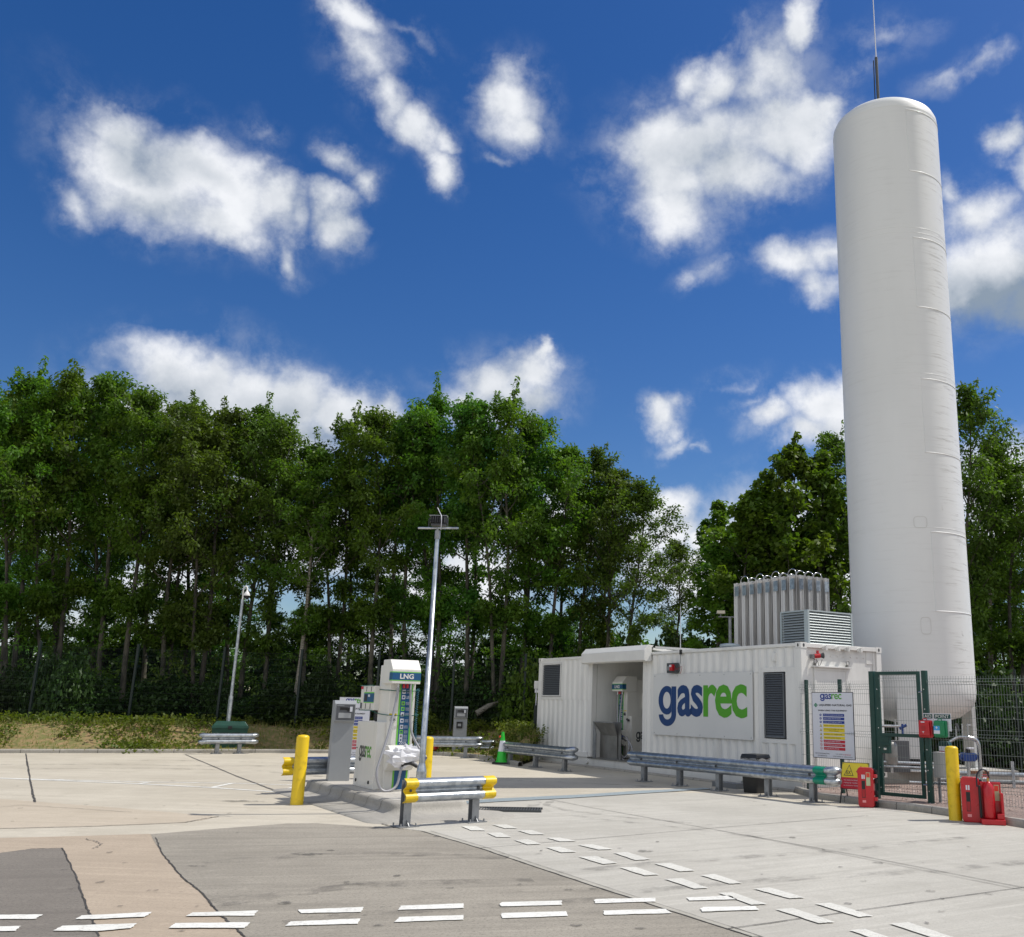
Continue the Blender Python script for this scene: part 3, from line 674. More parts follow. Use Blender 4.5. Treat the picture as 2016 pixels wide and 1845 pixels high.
B4 = barrier('short galvanised crash barrier in front of the green grit bin', G(427, 1484.6)[:2], G(470, 1484.2)[:2], [.0, .64], ('curl', 'curl'), h=.60, over=(.34, .34))
g3 = G(915.6, 1493)
B3 = barrier('galvanised crash barrier by the far kerb, behind the lamp post', (g3.x-1.25, g3.y-.12), (g3.x, g3.y), [0, 1.25], ('curl', 'curl'), h=.64, over=(.1, .3))
B3b = barrier('stub of a second crash barrier seen past the far grey terminal', (g3.x-.2, g3.y+1.5), (g3.x+.4, g3.y+1.35), [], ('curl', 'curl'), h=.50, over=(.0, .1))
b5a, b5b = CW(1.5, -1.73), CW(4.57, -1.70)
B5 = barrier('low galvanised crash barrier left of the container, beside the traffic cone', b5a, b5b, [.08, 1.55, 3.07], ('none', 'curl'), h=.60, over=(.1, .3))
b6a, b6b = CW(8.11, -1.69), CW(13.16, -1.45)
B6 = barrier('long galvanised crash barrier in front of the container, green tape on its near end', b6a, b6b, [0, 1.25, 2.5, 3.9, 5.05], ('none', 'curl'), h=.64, over=(.42, .42), extra=(-.22, 1.9, 4.4))
m2 = MB(); wbeam(m2, 5.22, 5.46, .33, M_tape, y=-.02, t=.03); m2.build('tape_wrap', B6, label='green tape wrap')
tag(struct(MB().box(-.4, .4, -.12, .12, 0, .1, mat('pad_grey', (.2, .21, .22), .8)).build('feeder_pad', loc=CW(10.0, -.75, .002))), 'flat grey kerb block on the ground behind the long barrier', 'kerb block')
o = bpy.data.objects['feeder_pad']; o.rotation_euler.z = ANG; o.name = 'kerb_block'; del o['kind']

# ================================================================== BOLLARDS
def bollard(label, p, h=1.07, r=.1):
    mb = MB(); mb.lathe([(r+.004, 0), (r, .01), (r, h-.05), (r*.97, h-.03), (r*.7, h-.008), (0, h)], M_yel, 28)
    o = mb.build('bollard', loc=(p[0], p[1], 0)); return tag(o, label, 'bollard', 'yellow steel bollards')
bollard('yellow bollard nearest the left edge, at the corner of the island', (-5.07, 15.95))
bollard('yellow bollard half hidden behind the white dispenser and lamp post', (-3.25, 16.95), 1.05)
bollard('yellow bollard beside the red fire extinguisher boxes', (5.27, 15.58), 1.11)

# ================================================================== LAMP POST
lp = thing('lamp_post', 'tall galvanised floodlight post standing on the island behind the dispenser', 'lamp post', (-2.95, 15.06, .2))
mb = MB(); mb.box(-.14, .14, -.14, .14, .0, .016, M_galvd); mb.tube([(0, 0, .016), (0, 0, .40)], .076, M_galv, 20); mb.tube([(0, 0, .40), (0, 0, .52)], [.076, .046], M_galv, 20, cap=False)
mb.tube([(0, 0, .52), (0, 0, 2.2), (0, 0, 2.2), (0, 0, 4.02)], [.046, .043, .040, .033], M_galv, 20)
for a in (45, 135, 225, 315): mb.tube([(.115*math.cos(R(a)), .115*math.sin(R(a)), .016), (.115*math.cos(R(a)), .115*math.sin(R(a)), .05)], .012, M_galvd, 6)
mb.build('pole', lp)
mb = MB(); mb.tube([(0, 0, 3.96), (0, 0, 4.09)], .045, M_galvd, 16); mb.tube([(-.34, .12, 4.15), (.35, -.16, 4.11)], .017, M_galv, 10); mb.tube([(0, -.02, 4.08), (0, -.02, 4.14)], .02, M_galvd, 8); mb.build('cross_arm', lp)
fl = MB(); fl.box(-.11, .12, -.05, .07, 4.17, 4.20, M_dkgrey); fl.prism([(-.12, -.07, 4.21), (-.12, .07, 4.21), (-.12, .08, 4.30), (-.12, -.03, 4.33)], (.25, 0, 0), M_blk)
for i in range(7): fl.box(-.11+i*.037, -.105+i*.037, -.10, -.04, 4.21, 4.31, M_dkgrey)
fl.box(-.14, .14, -.06, .08, 4.325, 4.337, M_galvd); fl.tube([(-.15, 0, 4.15), (-.15, 0, 4.30)], .008, M_dkgrey, 6); fl.tube([(.15, 0, 4.14), (.15, 0, 4.30)], .008, M_dkgrey, 6); fl.build('floodlight', lp)
fl = MB(); fl.tube([(.06, -.06, 4.1), (.07, -.11, 4.20), (.06, -.10, 4.32), (.02, -.02, 4.38), (-.03, 0, 4.47)], .006, M_sign, 6); fl.build('cable', lp)

# ================================================================== CCTV POST and GRIT BIN
cp = thing('camera_post', 'leaning look galvanised post with a white dome camera, behind the green grit bin', 'camera post', (-12.55, 31.75, .2))
cp['label'] = 'slim galvanised post with a white dome camera, behind the green grit bin'
mb = MB(); mb.tube([(0, 0, 0), (0, 0, 1.5)], .07, M_galv, 6, smooth=False); mb.tube([(0, 0, 1.5), (0, 0, 4.62)], [.052, .045], M_galv, 14); mb.build('pole', cp)
mb = MB(); mb.tube([(0, 0, 4.55), (.0, -.03, 4.92), (.04, -.05, 5.03), (.10, -.08, 5.06), (.15, -.1, 5.02), (.16, -.1, 4.92)], .022, M_white, 10); mb.build('bracket', cp)
mb = MB(); mb.lathe([(.022, 4.93), (.04, 4.88), (.08, 4.83), (.105, 4.77), (.105, 4.74)], M_white, 18, (.16, -.1)); d_ = mb.build('camera_dome', cp)
mb = MB(); mb.lathe([(.08, 4.74), (.078, 4.69), (.05, 4.65), (0, 4.63)], M_blk, 18, (.16, -.1)); mb.build('lens_bubble', d_)
gb = thing('grit_bin', 'dark green plastic grit bin with a ridged lid behind the short barrier', 'grit bin', (-12.33, 31.42, .0), R(20))
def frus(mb, x0, x1, y0, y1, z0, z1, k, m):
    b = [(x0, y0, z0), (x1, y0, z0), (x1, y1, z0), (x0, y1, z0)]; cx, cy = (x0+x1)/2, (y0+y1)/2
    t = [(cx+(x-cx)*k, cy+(y-cy)*k, z1) for x, y, _ in b]
    mb.add(b+t, [(3, 2, 1, 0), (4, 5, 6, 7), (0, 1, 5, 4), (1, 2, 6, 5), (2, 3, 7, 6), (3, 0, 4, 7)], m); return mb
mb = MB(); frus(mb, -.50, .50, -.3, .3, .03, .70, 1.05, M_bin); mb.box(-.44, -.30, -.33, .3, .0, .66, M_bin).box(.30, .44, -.33, .3, .0, .66, M_bin); mb.text('SALT   GRIT', (-.25, -.334, .5), (1, 0, 0), (0, 0, 1), .55, .09, M_blk); mb.build('body', gb, .012)
mb = MB(); frus(mb, -.55, .55, -.34, .34, .70, .78, .98, M_bin); frus(mb, -.53, .53, -.33, .33, .78, .92, .80, M_bin); mb.box(-.06, .06, -.36, -.33, .68, .78, M_blk); mb.build('lid', gb, .012)

# ================================================================== SIGN BOARD
def sign_board(t, W, H, dy=0.):
    "notice panel, lower left corner at the origin, face towards -y"
    mb = MB(); mb.box(0, W, dy, dy+.012, 0, H, M_ink); mb.box(.012, W-.012, dy-.003, dy, .012, H-.012, M_sign)
    y = dy-.0055
    X = (1, 0, 0); Z = (0, 0, 1)
    mb.logo((W*.21, y, H*.862), X, Z, W*.52, H*.112, M_blue, M_logog)
    c = (W*.10, y, H*.80); s_ = W*.052
    mb.poly([(c[0]-s_, y, c[2]), (c[0], y, c[2]-s_*.8), (c[0]+s_, y, c[2]), (c[0], y, c[2]+s_*.8)], M_fagreen)
    mb.text('LNG', (c[0]-s_*.6, y-.002, c[2]-s_*.18), X, Z, s_*1.2, s_*.4, M_sign)
    mb.text('LIQUIFIED NATURAL GAS', (W*.18, y, H*.782), X, Z, W*.78, H*.036, M_ink, .03)
    mb.text('WHEN USING THIS EQUIPMENT', (W*.15, y, H*.705), X, Z, W*.70, H*.026, M_ink, .03)
    rows = [(M_blue, 'PROTECTIVE EYEWEAR MUST BE WORN', 1), (M_blue, 'SKIN CLEARED MUST BE WORN', 1), (M_blue, 'LONG SLEEVES AND NO SHORTS', 1), (M_sy, 'DANGER FLAMMABLE GAS EQUIPMENT', 1), (M_sy, 'AUTOMATIC MACHINERY MAY START', 1.5), (M_sy, 'EXTREMELY LOW TEMPERATURES', 1), (M_sy, 'CYLINDERS UNDER PRESSURE', 1), (M_sr, 'NO UNAUTHORISED PERSONS', 1), (M_sr, 'NO SMOKING OR NAKED FLAMES', 1), (M_sr, 'NO ELECTRONIC DEVICES', 1)]
    z = H*.672
    for i, (m, tx, k) in enumerate(rows):
        hh = H*.041*k; z0 = z-hh
        mb.quad((W*.27, y, z0), (W*.78, y, z0), (W*.78, y, z), (W*.27, y, z), m)
        tm = M_sign if m is not M_sy else M_ink
        if k > 1:
            mb.text(tx, (W*.29, y-.002, z0+hh*.58), X, Z, W*.46, hh*.22, tm); mb.text('WITHOUT WARNING', (W*.40, y-.002, z0+hh*.18), X, Z, W*.24, hh*.22, tm)
        else: mb.text(tx, (W*.29, y-.002, z0+hh*.32), X, Z, W*.46*min(1, len(tx)/28), hh*.36, tm)
        cx, cz, r = W*.21, (z+z0)/2, H*.018
        if m is M_blue: mb.poly([(cx+r*1.2*math.cos(a*math.pi/8), y, cz+r*math.sin(a*math.pi/8)) for a in range(16)], M_blue); mb.poly([(cx-r*.5, y-.002, cz-r*.2), (cx+r*.5, y-.002, cz-r*.2), (cx+r*.3, y-.002, cz+r*.4), (cx-r*.3, y-.002, cz+r*.4)], M_sign)
        elif m is M_sy:
            mb.poly([(cx-r*1.3, y, cz-r), (cx+r*1.3, y, cz-r), (cx, y, cz+r*1.1)], M_ink); mb.poly([(cx-r*.9, y-.002, cz-r*.78), (cx+r*.9, y-.002, cz-r*.78), (cx, y-.002, cz+r*.7)], M_sy)
        else:
            mb.poly([(cx+r*1.3*math.cos(a*math.pi/8), y, cz+r*1.1*math.sin(a*math.pi/8)) for a in range(16)], M_sr); mb.poly([(cx+r*.95*math.cos(a*math.pi/8), y-.002, cz+r*.8*math.sin(a*math.pi/8)) for a in range(16)], M_sign)
            mb.poly([(cx-r*.8, y-.003, cz+r*.5), (cx-r*.6, y-.003, cz+r*.7), (cx+r*.8, y-.003, cz-r*.5), (cx+r*.6, y-.003, cz-r*.7)], M_sr)
        z = z0-H*.0125
    mb.text('FOR STATION BREAKDOWNS', (W*.06, y, H*.063), X, Z, W*.34, H*.016, M_ink); mb.text('OR EMERGENCIES', (W*.12, y, H*.03), X, Z, W*.22, H*.016, M_ink)
    mb.text('CALL JAMES', (W*.55, y, H*.063), X, Z, W*.16, H*.016, M_ink); mb.text('01788 822060', (W*.72, y, H*.063), X, Z, W*.18, H*.016, M_sr)
    mb.text('SITE NAME', (W*.49, y, H*.03), X, Z, W*.18, H*.016, M_ink); mb.text('LCH - NORE South Mimms', (W*.68, y, H*.03), X, Z, W*.26, H*.016, M_ink)
    return mb.build('panel', t)
sg = thing('notice_board', 'white safety notice on two posts behind the grey payment terminal', 'sign', (-5.95, 20.9, .48), R(-22), 'white safety notices')
p_ = sign_board(sg, .82, 1.22)
for x in (.12, .70):
    MB().box(x-.03, x+.03, .016, .07, -.48, 1.1, M_blue).build('post', sg)
sg2 = thing('notice_board', 'white safety notice hanging on the green mesh fence beside the container', 'sign', CW(11.93, -.10, .70), ANG+R(5), 'white safety notices')
sign_board(sg2, 1.04, 1.27, -.05)

# ================================================================== PAYMENT TERMINALS
def terminal(label, loc, rz, w, d, h, big=True):
    t = thing('payment_terminal', label, 'payment terminal', loc, rz, 'grey payment terminals')
    mb = MB(); mb.box(-w/2-.04, w/2+.04, -d/2-.04, d/2+.04, 0, .012, M_galvd)
    mb.prism([(-w/2, -d/2, .012), (-w/2, d/2, .012), (-w/2, d/2, h), (-w/2, -d/2+.03, h), (-w/2, -d/2-.045, h-.06), (-w/2, -d/2-.045, h-.36), (-w/2, -d/2, h-.40)], (w, 0, 0), M_grey); mb.build('housing', t, .008)
    y = -d/2-.046
    mb = MB(); mb.box(-w*.42, w*.46, y-.006, y+.002, h-.345, h-.07, M_greyd); mb.box(-w*.25, w*.12, y-.010, y-.006, h-.17, h-.12, M_blk); mb.box(-w*.3, w*.3, y-.010, y-.006, h-.31, h-.22, mat('pad_light', (.38, .39, .40), .4))
    mb.box(w*.1, w*.22, y-.02, y-.006, h-.19, h-.13, M_blk).box(w*.22, w*.34, y-.03, y-.006, h-.2, h-.11, M_sign); mb.box(-w*.4, -w*.05, y-.009, y-.006, h-.1, h-.09, M_grey); mb.build('reader_panel', t, .002)
    if not big:
        mb = MB(); mb.box(-w*.3, w*.15, -d/2-.05, -d/2, h-.68, h-.48, M_blk).box(-w*.2, w*.05, -d/2-.055, -d/2-.05, h-.62, h-.54, M_grey); mb.build('intercom', t, .004)
    return t
terminal('near tall grey payment terminal on the island left of the dispenser', (-5.03, 18.0, .2), ANG+math.pi/2-R(8), .37, .24, 1.42)
terminal('distant grey payment terminal by the far kerb behind the barrier', (-5.12, 32.0, .05), R(12), .42, .45, 1.47, False)
tag(MB().box(-.45, .2, -.2, .2, 0, .28, M_redd).build('red_barrier_foot', None, .05, loc=(-6.0, 32.0, .12)), 'low dark red plastic block on the bank left of the far grey terminal', 'barrier foot')

# ================================================================== DISPENSERS
def arc(a, b, c, n=10):
    a, b, c = Vector(a), Vector(b), Vector(c); return [a*(1-t)**2+b*2*t*(1-t)+c*t*t for t in [i/n for i in range(n+1)]]
def bez(p, n=24):
    "smooth path through points (Catmull-Rom)"
    p = [Vector(q) for q in p]; o = []
    for i in range(len(p)-1):
        p0, p1, p2, p3 = p[max(i-1, 0)], p[i], p[i+1], p[min(i+2, len(p)-1)]
        for k in range(n//2):
            t = k/(n//2); o.append(.5*((2*p1)+(p2-p0)*t+(2*p0-5*p1+4*p2-p3)*t*t+(3*p1-p0-3*p2+p3)*t**3))
    o.append(p[-1]); return o
def dispenser(label, loc, rz, mir=1, s=1., bag=True):
    t = thing('fuel_dispenser', label, 'fuel dispenser', loc, rz, 'white LNG fuel dispensers'); t.scale = (s, s, s)
    Y = lambda y: y*mir
    def bx(mb, x0, x1, y0, y1, z0, z1, m): return mb.box(x0, x1, min(Y(y0), Y(y1)), max(Y(y0), Y(y1)), z0, z1, m)
    # rear cabinet carrying the name, on its left or right flank
    mb = MB(); bx(mb, -1.0, 0, 0, .52, .0, 1.065, M_disp); mb.build('rear_cabinet', t, .008)
    mb = MB(); yy = Y(-.003); q = -1 if mir > 0 else 1
    if mir > 0: mb.logo((-.80, yy, .41), (1, 0, 0), (0, 0, 1), .60, .26, mat('logo_grey', (.03, .035, .04), .4), M_logog, .012)
    else: mb.logo((-.15, yy, .41), (-1, 0, 0), (0, 0, 1), .60, .26, mat('logo_grey', (.03, .035, .04), .4), M_logog, .012)
    mb.build('logo', t)
    for x in (-.86, -.22): MB().tube([(x, Y(0), .10), (x, Y(-.012), .10)], .028, M_blk, 10).build('plug', t)
    MB().tube([(-.93, Y(0), .62), (-.93, Y(-.01), .62)], .012, M_dkgrey, 8).build('lock', t)
    # column
    mb = MB(); bx(mb, -.48, .05, .15, .60, .0, 2.0, M_disp); mb.build('column', t, .012)
    # name strip on the front
    mb = MB(); x = .0525
    def st(y0, y1, z0, z1, m, dx=0): a, b = sorted((Y(y0), Y(y1))); mb.quad((x+dx, a, z0), (x+dx, b, z0), (x+dx, b, z1), (x+dx, a, z1), m)
    st(.315, .555, .70, 1.69, M_lgreen); st(.345, .525, .70, 1.69, M_teal, .0015)
    st(.30, .56, .0, .36, M_lgreen); st(.33, .53, .0, .36, M_teal, .0015)
    for i, (z, m) in enumerate([(1.56, M_sign), (1.47, M_sign), (1.37, M_lgreen), (1.28, M_lgreen), (1.19, M_sign), (1.09, M_sign), (.99, M_sign), (.91, M_lgreen), (.84, M_sign), (.78, M_sign)]):
        st(.365, .425, z-.03, z+.035, m, .003); st(.38, .41, z-.012, z+.015, M_teal if i % 2 else M_greyd, .0045)
        for k in range(4): st(.44, .505, z-.02+k*.013, z-.016+k*.013, M_sign, .003)
    for r_ in range(3):
        for c_ in range(4):
            if r_ != 1 and c_ == 3: continue
            yy = .375+c_*.036+(.018 if r_ != 1 else 0); zz = .745-.0-r_*.022
            st(yy, yy+.02, zz-.01, zz+.008, M_sign, .004)
    mb.build('instruction_strip', t)
    # head
    a, b = sorted((Y(.10), Y(.60)))
    hp = [(-.22, 1.69), (.24, 1.69), (.24, 1.925), (.10, 2.085), (-.22, 2.085)]
    mb = MB(); mb.prism([(px_, a, pz) for px_, pz in hp], (0, b-a, 0), M_disp); hd = mb.build('head', t, .01)
    mb = MB(); X = .2425
    def hq(y0, y1, z0, z1, m, dx=0): a_, b_ = sorted((Y(y0), Y(y1))); mb.quad((X+dx, a_, z0), (X+dx, b_, z0), (X+dx, b_, z1), (X+dx, a_, z1), m)
    hq(.10, .60, 1.735, 1.885, M_lgreen); hq(.10, .60, 1.75, 1.87, M_teal, .0015)
    mb.text('LNG', (X+.004, .235 if mir > 0 else -.47, 1.768), (0, 1, 0), (0, 0, 1), .24, .084, M_white, .03)
    for yy in ((.10, .0975), (.60, .6025)):   # the band turns the corner
        y_ = Y(yy[1]); mb.quad((X, y_, 1.735), (.12, y_, 1.735), (.12, y_, 1.885), (X, y_, 1.885), M_lgreen); y2 = Y(yy[1]+(yy[1]-yy[0])*.6); mb.quad((X, y2, 1.75), (.12, y2, 1.75), (.12, y2, 1.87), (X, y2, 1.87), M_teal)
    mb.build('head_sign', hd)
    # holster block
    hpf = [(.05, .34), (.12, .30), (.27, .42), (.27, .64), (.18, .70), (.05, .70)]
    a, b = sorted((Y(.14), Y(.60)))
    mb = MB(); mb.prism([(x_, a, z_) for x_, z_ in hpf], (0, b-a, 0), M_disp); mb.build('holster', t, .01)
    mb = MB(); a, b = sorted((Y(.42), Y(.54))); mb.box(.20, .285, a, b, .56, .715, M_blk); mb.build('holster_slot', t, .004)
    # valves below the head, red couplings
    mb = MB()
    for yy in (.36, .42): mb.tube([(.12, Y(yy), 1.70), (.13, Y(yy), 1.62)], .022, M_red, 10)
    mb.tube([(.13, Y(.26), 1.70), (.13, Y(.26), 1.60)], .018, M_steel, 10); mb.tube([(.13, Y(.48), 1.70), (.13, Y(.48), 1.58)], .02, M_steel, 10); mb.build('couplings', t)
    # hoses
    if bag:
        h1 = bez([(.13, Y(.26), 1.62), (.17, Y(.21), 1.3), (.26, Y(.12), .95), (.36, Y(-.02), .55), (.42, Y(-.10), .28), (.44, Y(-.02), .05), (.46, Y(.12), .02), (.44, Y(.24), .10), (.42, Y(.29), .28), (.40, Y(.33), .45)], 16)
        h2 = bez([(.13, Y(.48), 1.6), (.16, Y(.49), 1.25), (.17, Y(.52), .95), (.22, Y(.62), .72), (.30, Y(.76), .52)], 16)
        h3 = bez([(.40, Y(.40), .42), (.42, Y(.52), .43), (.42, Y(.63), .30), (.42, Y(.70), .12), (.42, Y(.74), .03)], 16)
    else:
        h1 = bez([(.13, Y(.26), 1.62), (.22, Y(.20), 1.2), (.30, Y(.12), .8), (.34, Y(.05), .5), (.36, Y(-.02), .2), (.40, Y(-.22), .0), (.40, Y(-.50), -.02), (.40, Y(-.66), .2), (.38, Y(-.50), .42), (.34, Y(-.2), .52), (.28, Y(.1), .58)], 16)
        h2 = bez([(.13, Y(.48), 1.6), (.24, Y(.3), 1.2), (.32, Y(.16), .7), (.36, Y(.03), .3), (.38, Y(-.18), .06), (.38, Y(-.38), .10), (.38, Y(-.48), .34), (.34, Y(-.3), .55)], 16); h3 = None
    mb = MB(); mb.tube(h1, .021, M_hose, 10); mb.build('fuel_hose', t)
    mb = MB(); mb.tube(h2, .021, M_hose, 10)
    if h3: mb.tube(h3, .024, M_hose, 10)
    mb.build('return_hose', t)
    # coiled earth lead
    pts = []; y0 = .63 if bag else -.0
    L = [(.10, .62, 1.62), (.12, .615, 1.0), (.13, .64, .62)] if bag else [(.13, .44, 1.35), (.14, .42, .8), (.16, .38, .42), (.2, .28, .34), (.2, .2, .46), (.18, .17, .6)]
    path = bez([(a, Y(b), c) for a, b, c in L], 26); nn = len(path)
    fine = []
    for i in range(nn*10):
        u = i/(nn*10-1)*(nn-1); k = min(int(u), nn-2); q = path[k].lerp(path[k+1], u-k); an = i*.9
        fine.append(q+Vector((math.cos(an)*.02, math.sin(an)*.02, 0)))
    mb = MB(); mb.tube(fine, .005, M_cable, 5); mb.build('coiled_lead', t)
    mb = MB(); mb.tube([(.05, Y(.235), 1.11), (.07, Y(.235), 1.11)], .05, M_steel, 18); mb.tube([(.07, Y(.235), 1.11), (.09, Y(.235), 1.11)], .022, M_dkgrey, 12)
    a, b = sorted((Y(.17), Y(.30))); mb.quad((.053, a, 1.18), (.053, b, 1.18), (.053, b, 1.205), (.053, a, 1.205), M_sy); mb.build('key_lock', t)
    # payment head
    mb = MB(); bx(mb, -1.12, -.42, .05, .22, 1.25, 1.655, M_disp); tb = mb.build('control_box', t, .008)
    mb = MB()
    def fq(x0, x1, z0, z1, m, dy=0): y_ = Y(.0475-dy); x0 -= .38; x1 -= .38; mb.quad((x0, y_, z0), (x1, y_, z0), (x1, y_, z1), (x0, y_, z1), m)
    fq(-.56, -.04, 1.37, 1.55, M_lgreen); fq(-.56, -.04, 1.385, 1.53, M_teal, .0015); fq(-.52, -.38, 1.40, 1.51, M_blk, .003); fq(-.34, -.24, 1.47, 1.51, M_sign, .003)
    for x_ in (-.46, -.22): fq(x_, x_+.03, 1.56, 1.64, M_blk); fq(x_, x_+.03, 1.27, 1.36, M_blk)
    fq(-.74, -.62, 1.60, 1.65, M_sr); fq(-.735, -.63, 1.27, 1.37, M_greyd)
    mb.build('control_panel', tb)
    mb = MB(); mb.tube([(-.55, Y(.2), 1.06), (-.55, Y(.2), 1.26)], .06, M_blk, 10); mb.build('neck', t)
    # green straps round the control box and column
    if bag:
        mb = MB()
        for z0, z1 in ((1.66, 1.60), (1.245, 1.20)):
            mb.tube(bez([(-1.13, .04, z0), (-.75, .038, z0-.0), (-.48, .04, z0-.0), (-.44, .138, z1), (.06, .138, z1-.02), (.09, .45, z1-.03), (.09, .66, z1-.01), (-.2, .66, z1)], 8), .007, M_strap, 5)
        mb.build('strap', t)
        # crumpled plastic bag over the nozzle
        rr = np.random.default_rng(3); vs = []; fs = []; A, B = 17, 12
        for j in range(B):
            for i in range(A):
                th = 2*math.pi*i/A; ph = math.pi*j/(B-1)
                k = 1+rr.normal(0, .2)+.16*math.sin(5*th+3*ph)
                x_ = .40+.11*math.sin(ph)*math.cos(th)*k; y_ = .36+.27*math.sin(ph)*math.sin(th)*k; z_ = .56+.13*math.cos(ph)*k-.20*max(0, .28-abs(y_-.22))*(1 if j > B/2 else .2)
                vs.append((x_, y_, z_))
        for j in range(B-1):
            for i in range(A): fs.append((j*A+i, j*A+(i+1) % A, (j+1)*A+(i+1) % A)); fs.append((j*A+i, (j+1)*A+(i+1) % A, (j+1)*A+i))
        mb = MB(); mb.add(vs, fs, M_bag); nz = mb.build('nozzle_bag', t, label='crumpled white plastic bag over the nozzle')
        mb = MB(); mb.tube(bez([(.42, .30, .40), (.44, .38, .43), (.44, .46, .43), (.44, .56, .38)], 8), .028, M_blk, 8); mb.tube([(.32, .76, .52), (.30, .70, .40)], .02, M_bluev, 8); mb.tube([(.30, .70, .40), (.38, .62, .40)], .014, M_bluev, 8); mb.build('nozzle', t)
    else:
        mb = MB(); mb.tube([(.30, Y(.12), .58), (.33, Y(-.12), .52)], .05, M_bluev, 10); mb.tube([(.28, Y(.16), .66), (.32, Y(.0), .60)], .03, M_dkgrey, 8); mb.tube([(.34, Y(-.12), .52), (.36, Y(-.3), .46)], .03, M_steel, 8); mb.build('nozzle', t)
        mb = MB(); mb.tube([(.05, Y(.14), .98), (.05, Y(.06), .95)], .03, M_dkgrey, 8); mb.build('lead_clip', t)
    return t
D1 = dispenser('tall white LNG dispenser with a bagged nozzle on the concrete island', (-3.963, 16.259, .217), ANG)
D2 = dispenser('white LNG dispenser standing inside the container opening', CW(3.98, .80, .25), ANG-math.pi/2, -1, 1.05, False)

# ================================================================== CONTAINER
ct = thing('shipping_container', 'long white corrugated container with a company logo panel and open fuelling bay', 'container', CO, ANG)
CL_, CWd, CH = 11.5, 2.44, 3.0
ZB = .24
def corr_x(mb, x0, x1, z0, z1, y, m, out=-1, pitch=.278, depth=.036):
    "corrugated wall along x; the outer crest lies at y, troughs inside"
    pts = [(x0, 0)]; x = x0; k = 0
    seq = [(.072, 0), (.068, 1), (.070, 1), (.068, 0)]
    while x < x1-1e-6:
        for dx, lv in seq:
            x += dx
            if x >= x1: x = x1
            pts.append((x, lv)); 
            if x >= x1: break
    vs = []
    for px_, lv in pts: vs += [(px_, y-out*depth*lv, z0), (px_, y-out*depth*lv, z1)]
    mb.add(vs, [(2*i, 2*i+2, 2*i+3, 2*i+1) for i in range(len(pts)-1)], m)
def corr_y(mb, y0, y1, z0, z1, x, m, out=1):
    t2 = MB(); corr_x(t2, y0, y1, z0, z1, 0, m, -1); mb.add([(x-out*v[1]*1.0, v[0], v[2]) for v in t2.v], t2.f, m)
y0 = .012
mb = MB()
# front wall around its openings
corr_x(mb, .16, 3.02, ZB+.14, 1.78, y0, M_cont); corr_x(mb, 1.50, 3.02, 1.78, 2.92, y0, M_cont)
mb.box(.16, .22, y0-.002, y0+.04, 1.78, 2.92, M_cont).box(1.40, 1.50, y0-.002, y0+.04, 1.78, 2.92, M_cont).box(.22, 1.40, y0-.002, y0+.04, 2.84, 2.92, M_cont).box(.22, 1.40, y0-.002, y0+.04, 1.78, 1.86, M_cont)
corr_x(mb, 5.80, 10.16, 2.40, 2.90, y0, M_cont); corr_x(mb, 5.80, 6.22, .97, 2.40, y0, M_cont); corr_x(mb, 5.80, 10.16, ZB+.14, .97, y0, M_cont)
mb.box(6.22, 9.94, .05, .06, .97, 2.40, M_cont); corr_x(mb, 9.94, 10.16, .97, 2.40, y0, M_cont)
corr_x(mb, 10.16, 11.34, 2.50, 2.90, y0, M_cont); corr_x(mb, 10.16, 11.34, ZB+.14, .92, y0, M_cont)
mb.box(10.16, 10.30, y0-.002, y0+.04, .92, 2.50, M_cont).box(11.0, 11.34, y0-.002, y0+.04, .92, 2.50, M_cont).box(10.30, 11.0, y0-.002, y0+.04, 2.40, 2.50, M_cont).box(10.30, 11.0, y0-.002, y0+.04, .92, 1.01, M_cont)
# rear, far end and roof
mb.box(0.05, 11.45, 2.40, 2.43, ZB, 2.95, M_cont); mb.box(0.0, .03, .05, 2.4, ZB, 2.95, M_cont)
mb.build('wall', ct)
mb = MB(); mb.box(.06, 11.44, .03, 2.40, 2.90, 2.945, M_cont)
for i in range(40):
    x = .2+i*.28; mb.box(x, x+.14, .02, 2.42, 2.945, 2.965, M_cont)
mb.build('roof', ct)
mb = MB()
mb.box(.18, 3.0, -.002, .07, ZB, ZB+.14, M_cont).box(5.80, 11.34, -.002, .07, ZB, ZB+.14, M_cont)
mb.box(.18, 11.34, -.002, .06, 2.92, 2.99, M_cont); mb.box(.18, 11.34, 2.38, 2.44, 2.92, 2.99, M_cont); mb.build('rail', ct, .006)
for x in (0, 11.34):
    for y in (0, 2.28):
        MB().box(x+.004, x+.156, y+.002, y+.158, ZB+.12, CH-.12, M_cont).build('corner_post', ct, .01)
        for z in (ZB, CH-.118):
            mb = MB(); mb.box(x-.004, x+.164, y-.006, y+.166, z, z+.122, M_cont)
            if y == 0: mb.poly([(x+.08+.022*math.cos(a*.5236), -.0085, z+.06+.038*math.sin(a*.5236)) for a in range(12)], M_blk)
            if x > 1: mb.poly([(x+.1665, y+.08+.028*math.cos(a*.5236), z+.06+.038*math.sin(a*.5236)) for a in range(12)], M_dkgrey)
            mb.build('corner_casting', ct)
MB().box(3.02, 3.16, .0, .16, ZB+.02, 2.92, M_cont).build('bay_post', ct, .008); MB().box(5.66, 5.80, 0, .16, ZB+.02, 2.92, M_cont).build('bay_post', ct, .008)
# skirt
mb = MB(); mb.box(.15, 11.40, .03, .10, .0, ZB-.004, M_cont); mb.box(.12, .24, -.01, .03, .03, .2, M_cont)
for x in (3.0, 9.55): mb.tube([(x, .03, .13), (x, -.03, .13)], .06, M_cont, 16)
mb.box(11.38, 11.42, .1, 2.4, 0, ZB, M_cont)
mb.build('skirt', ct)
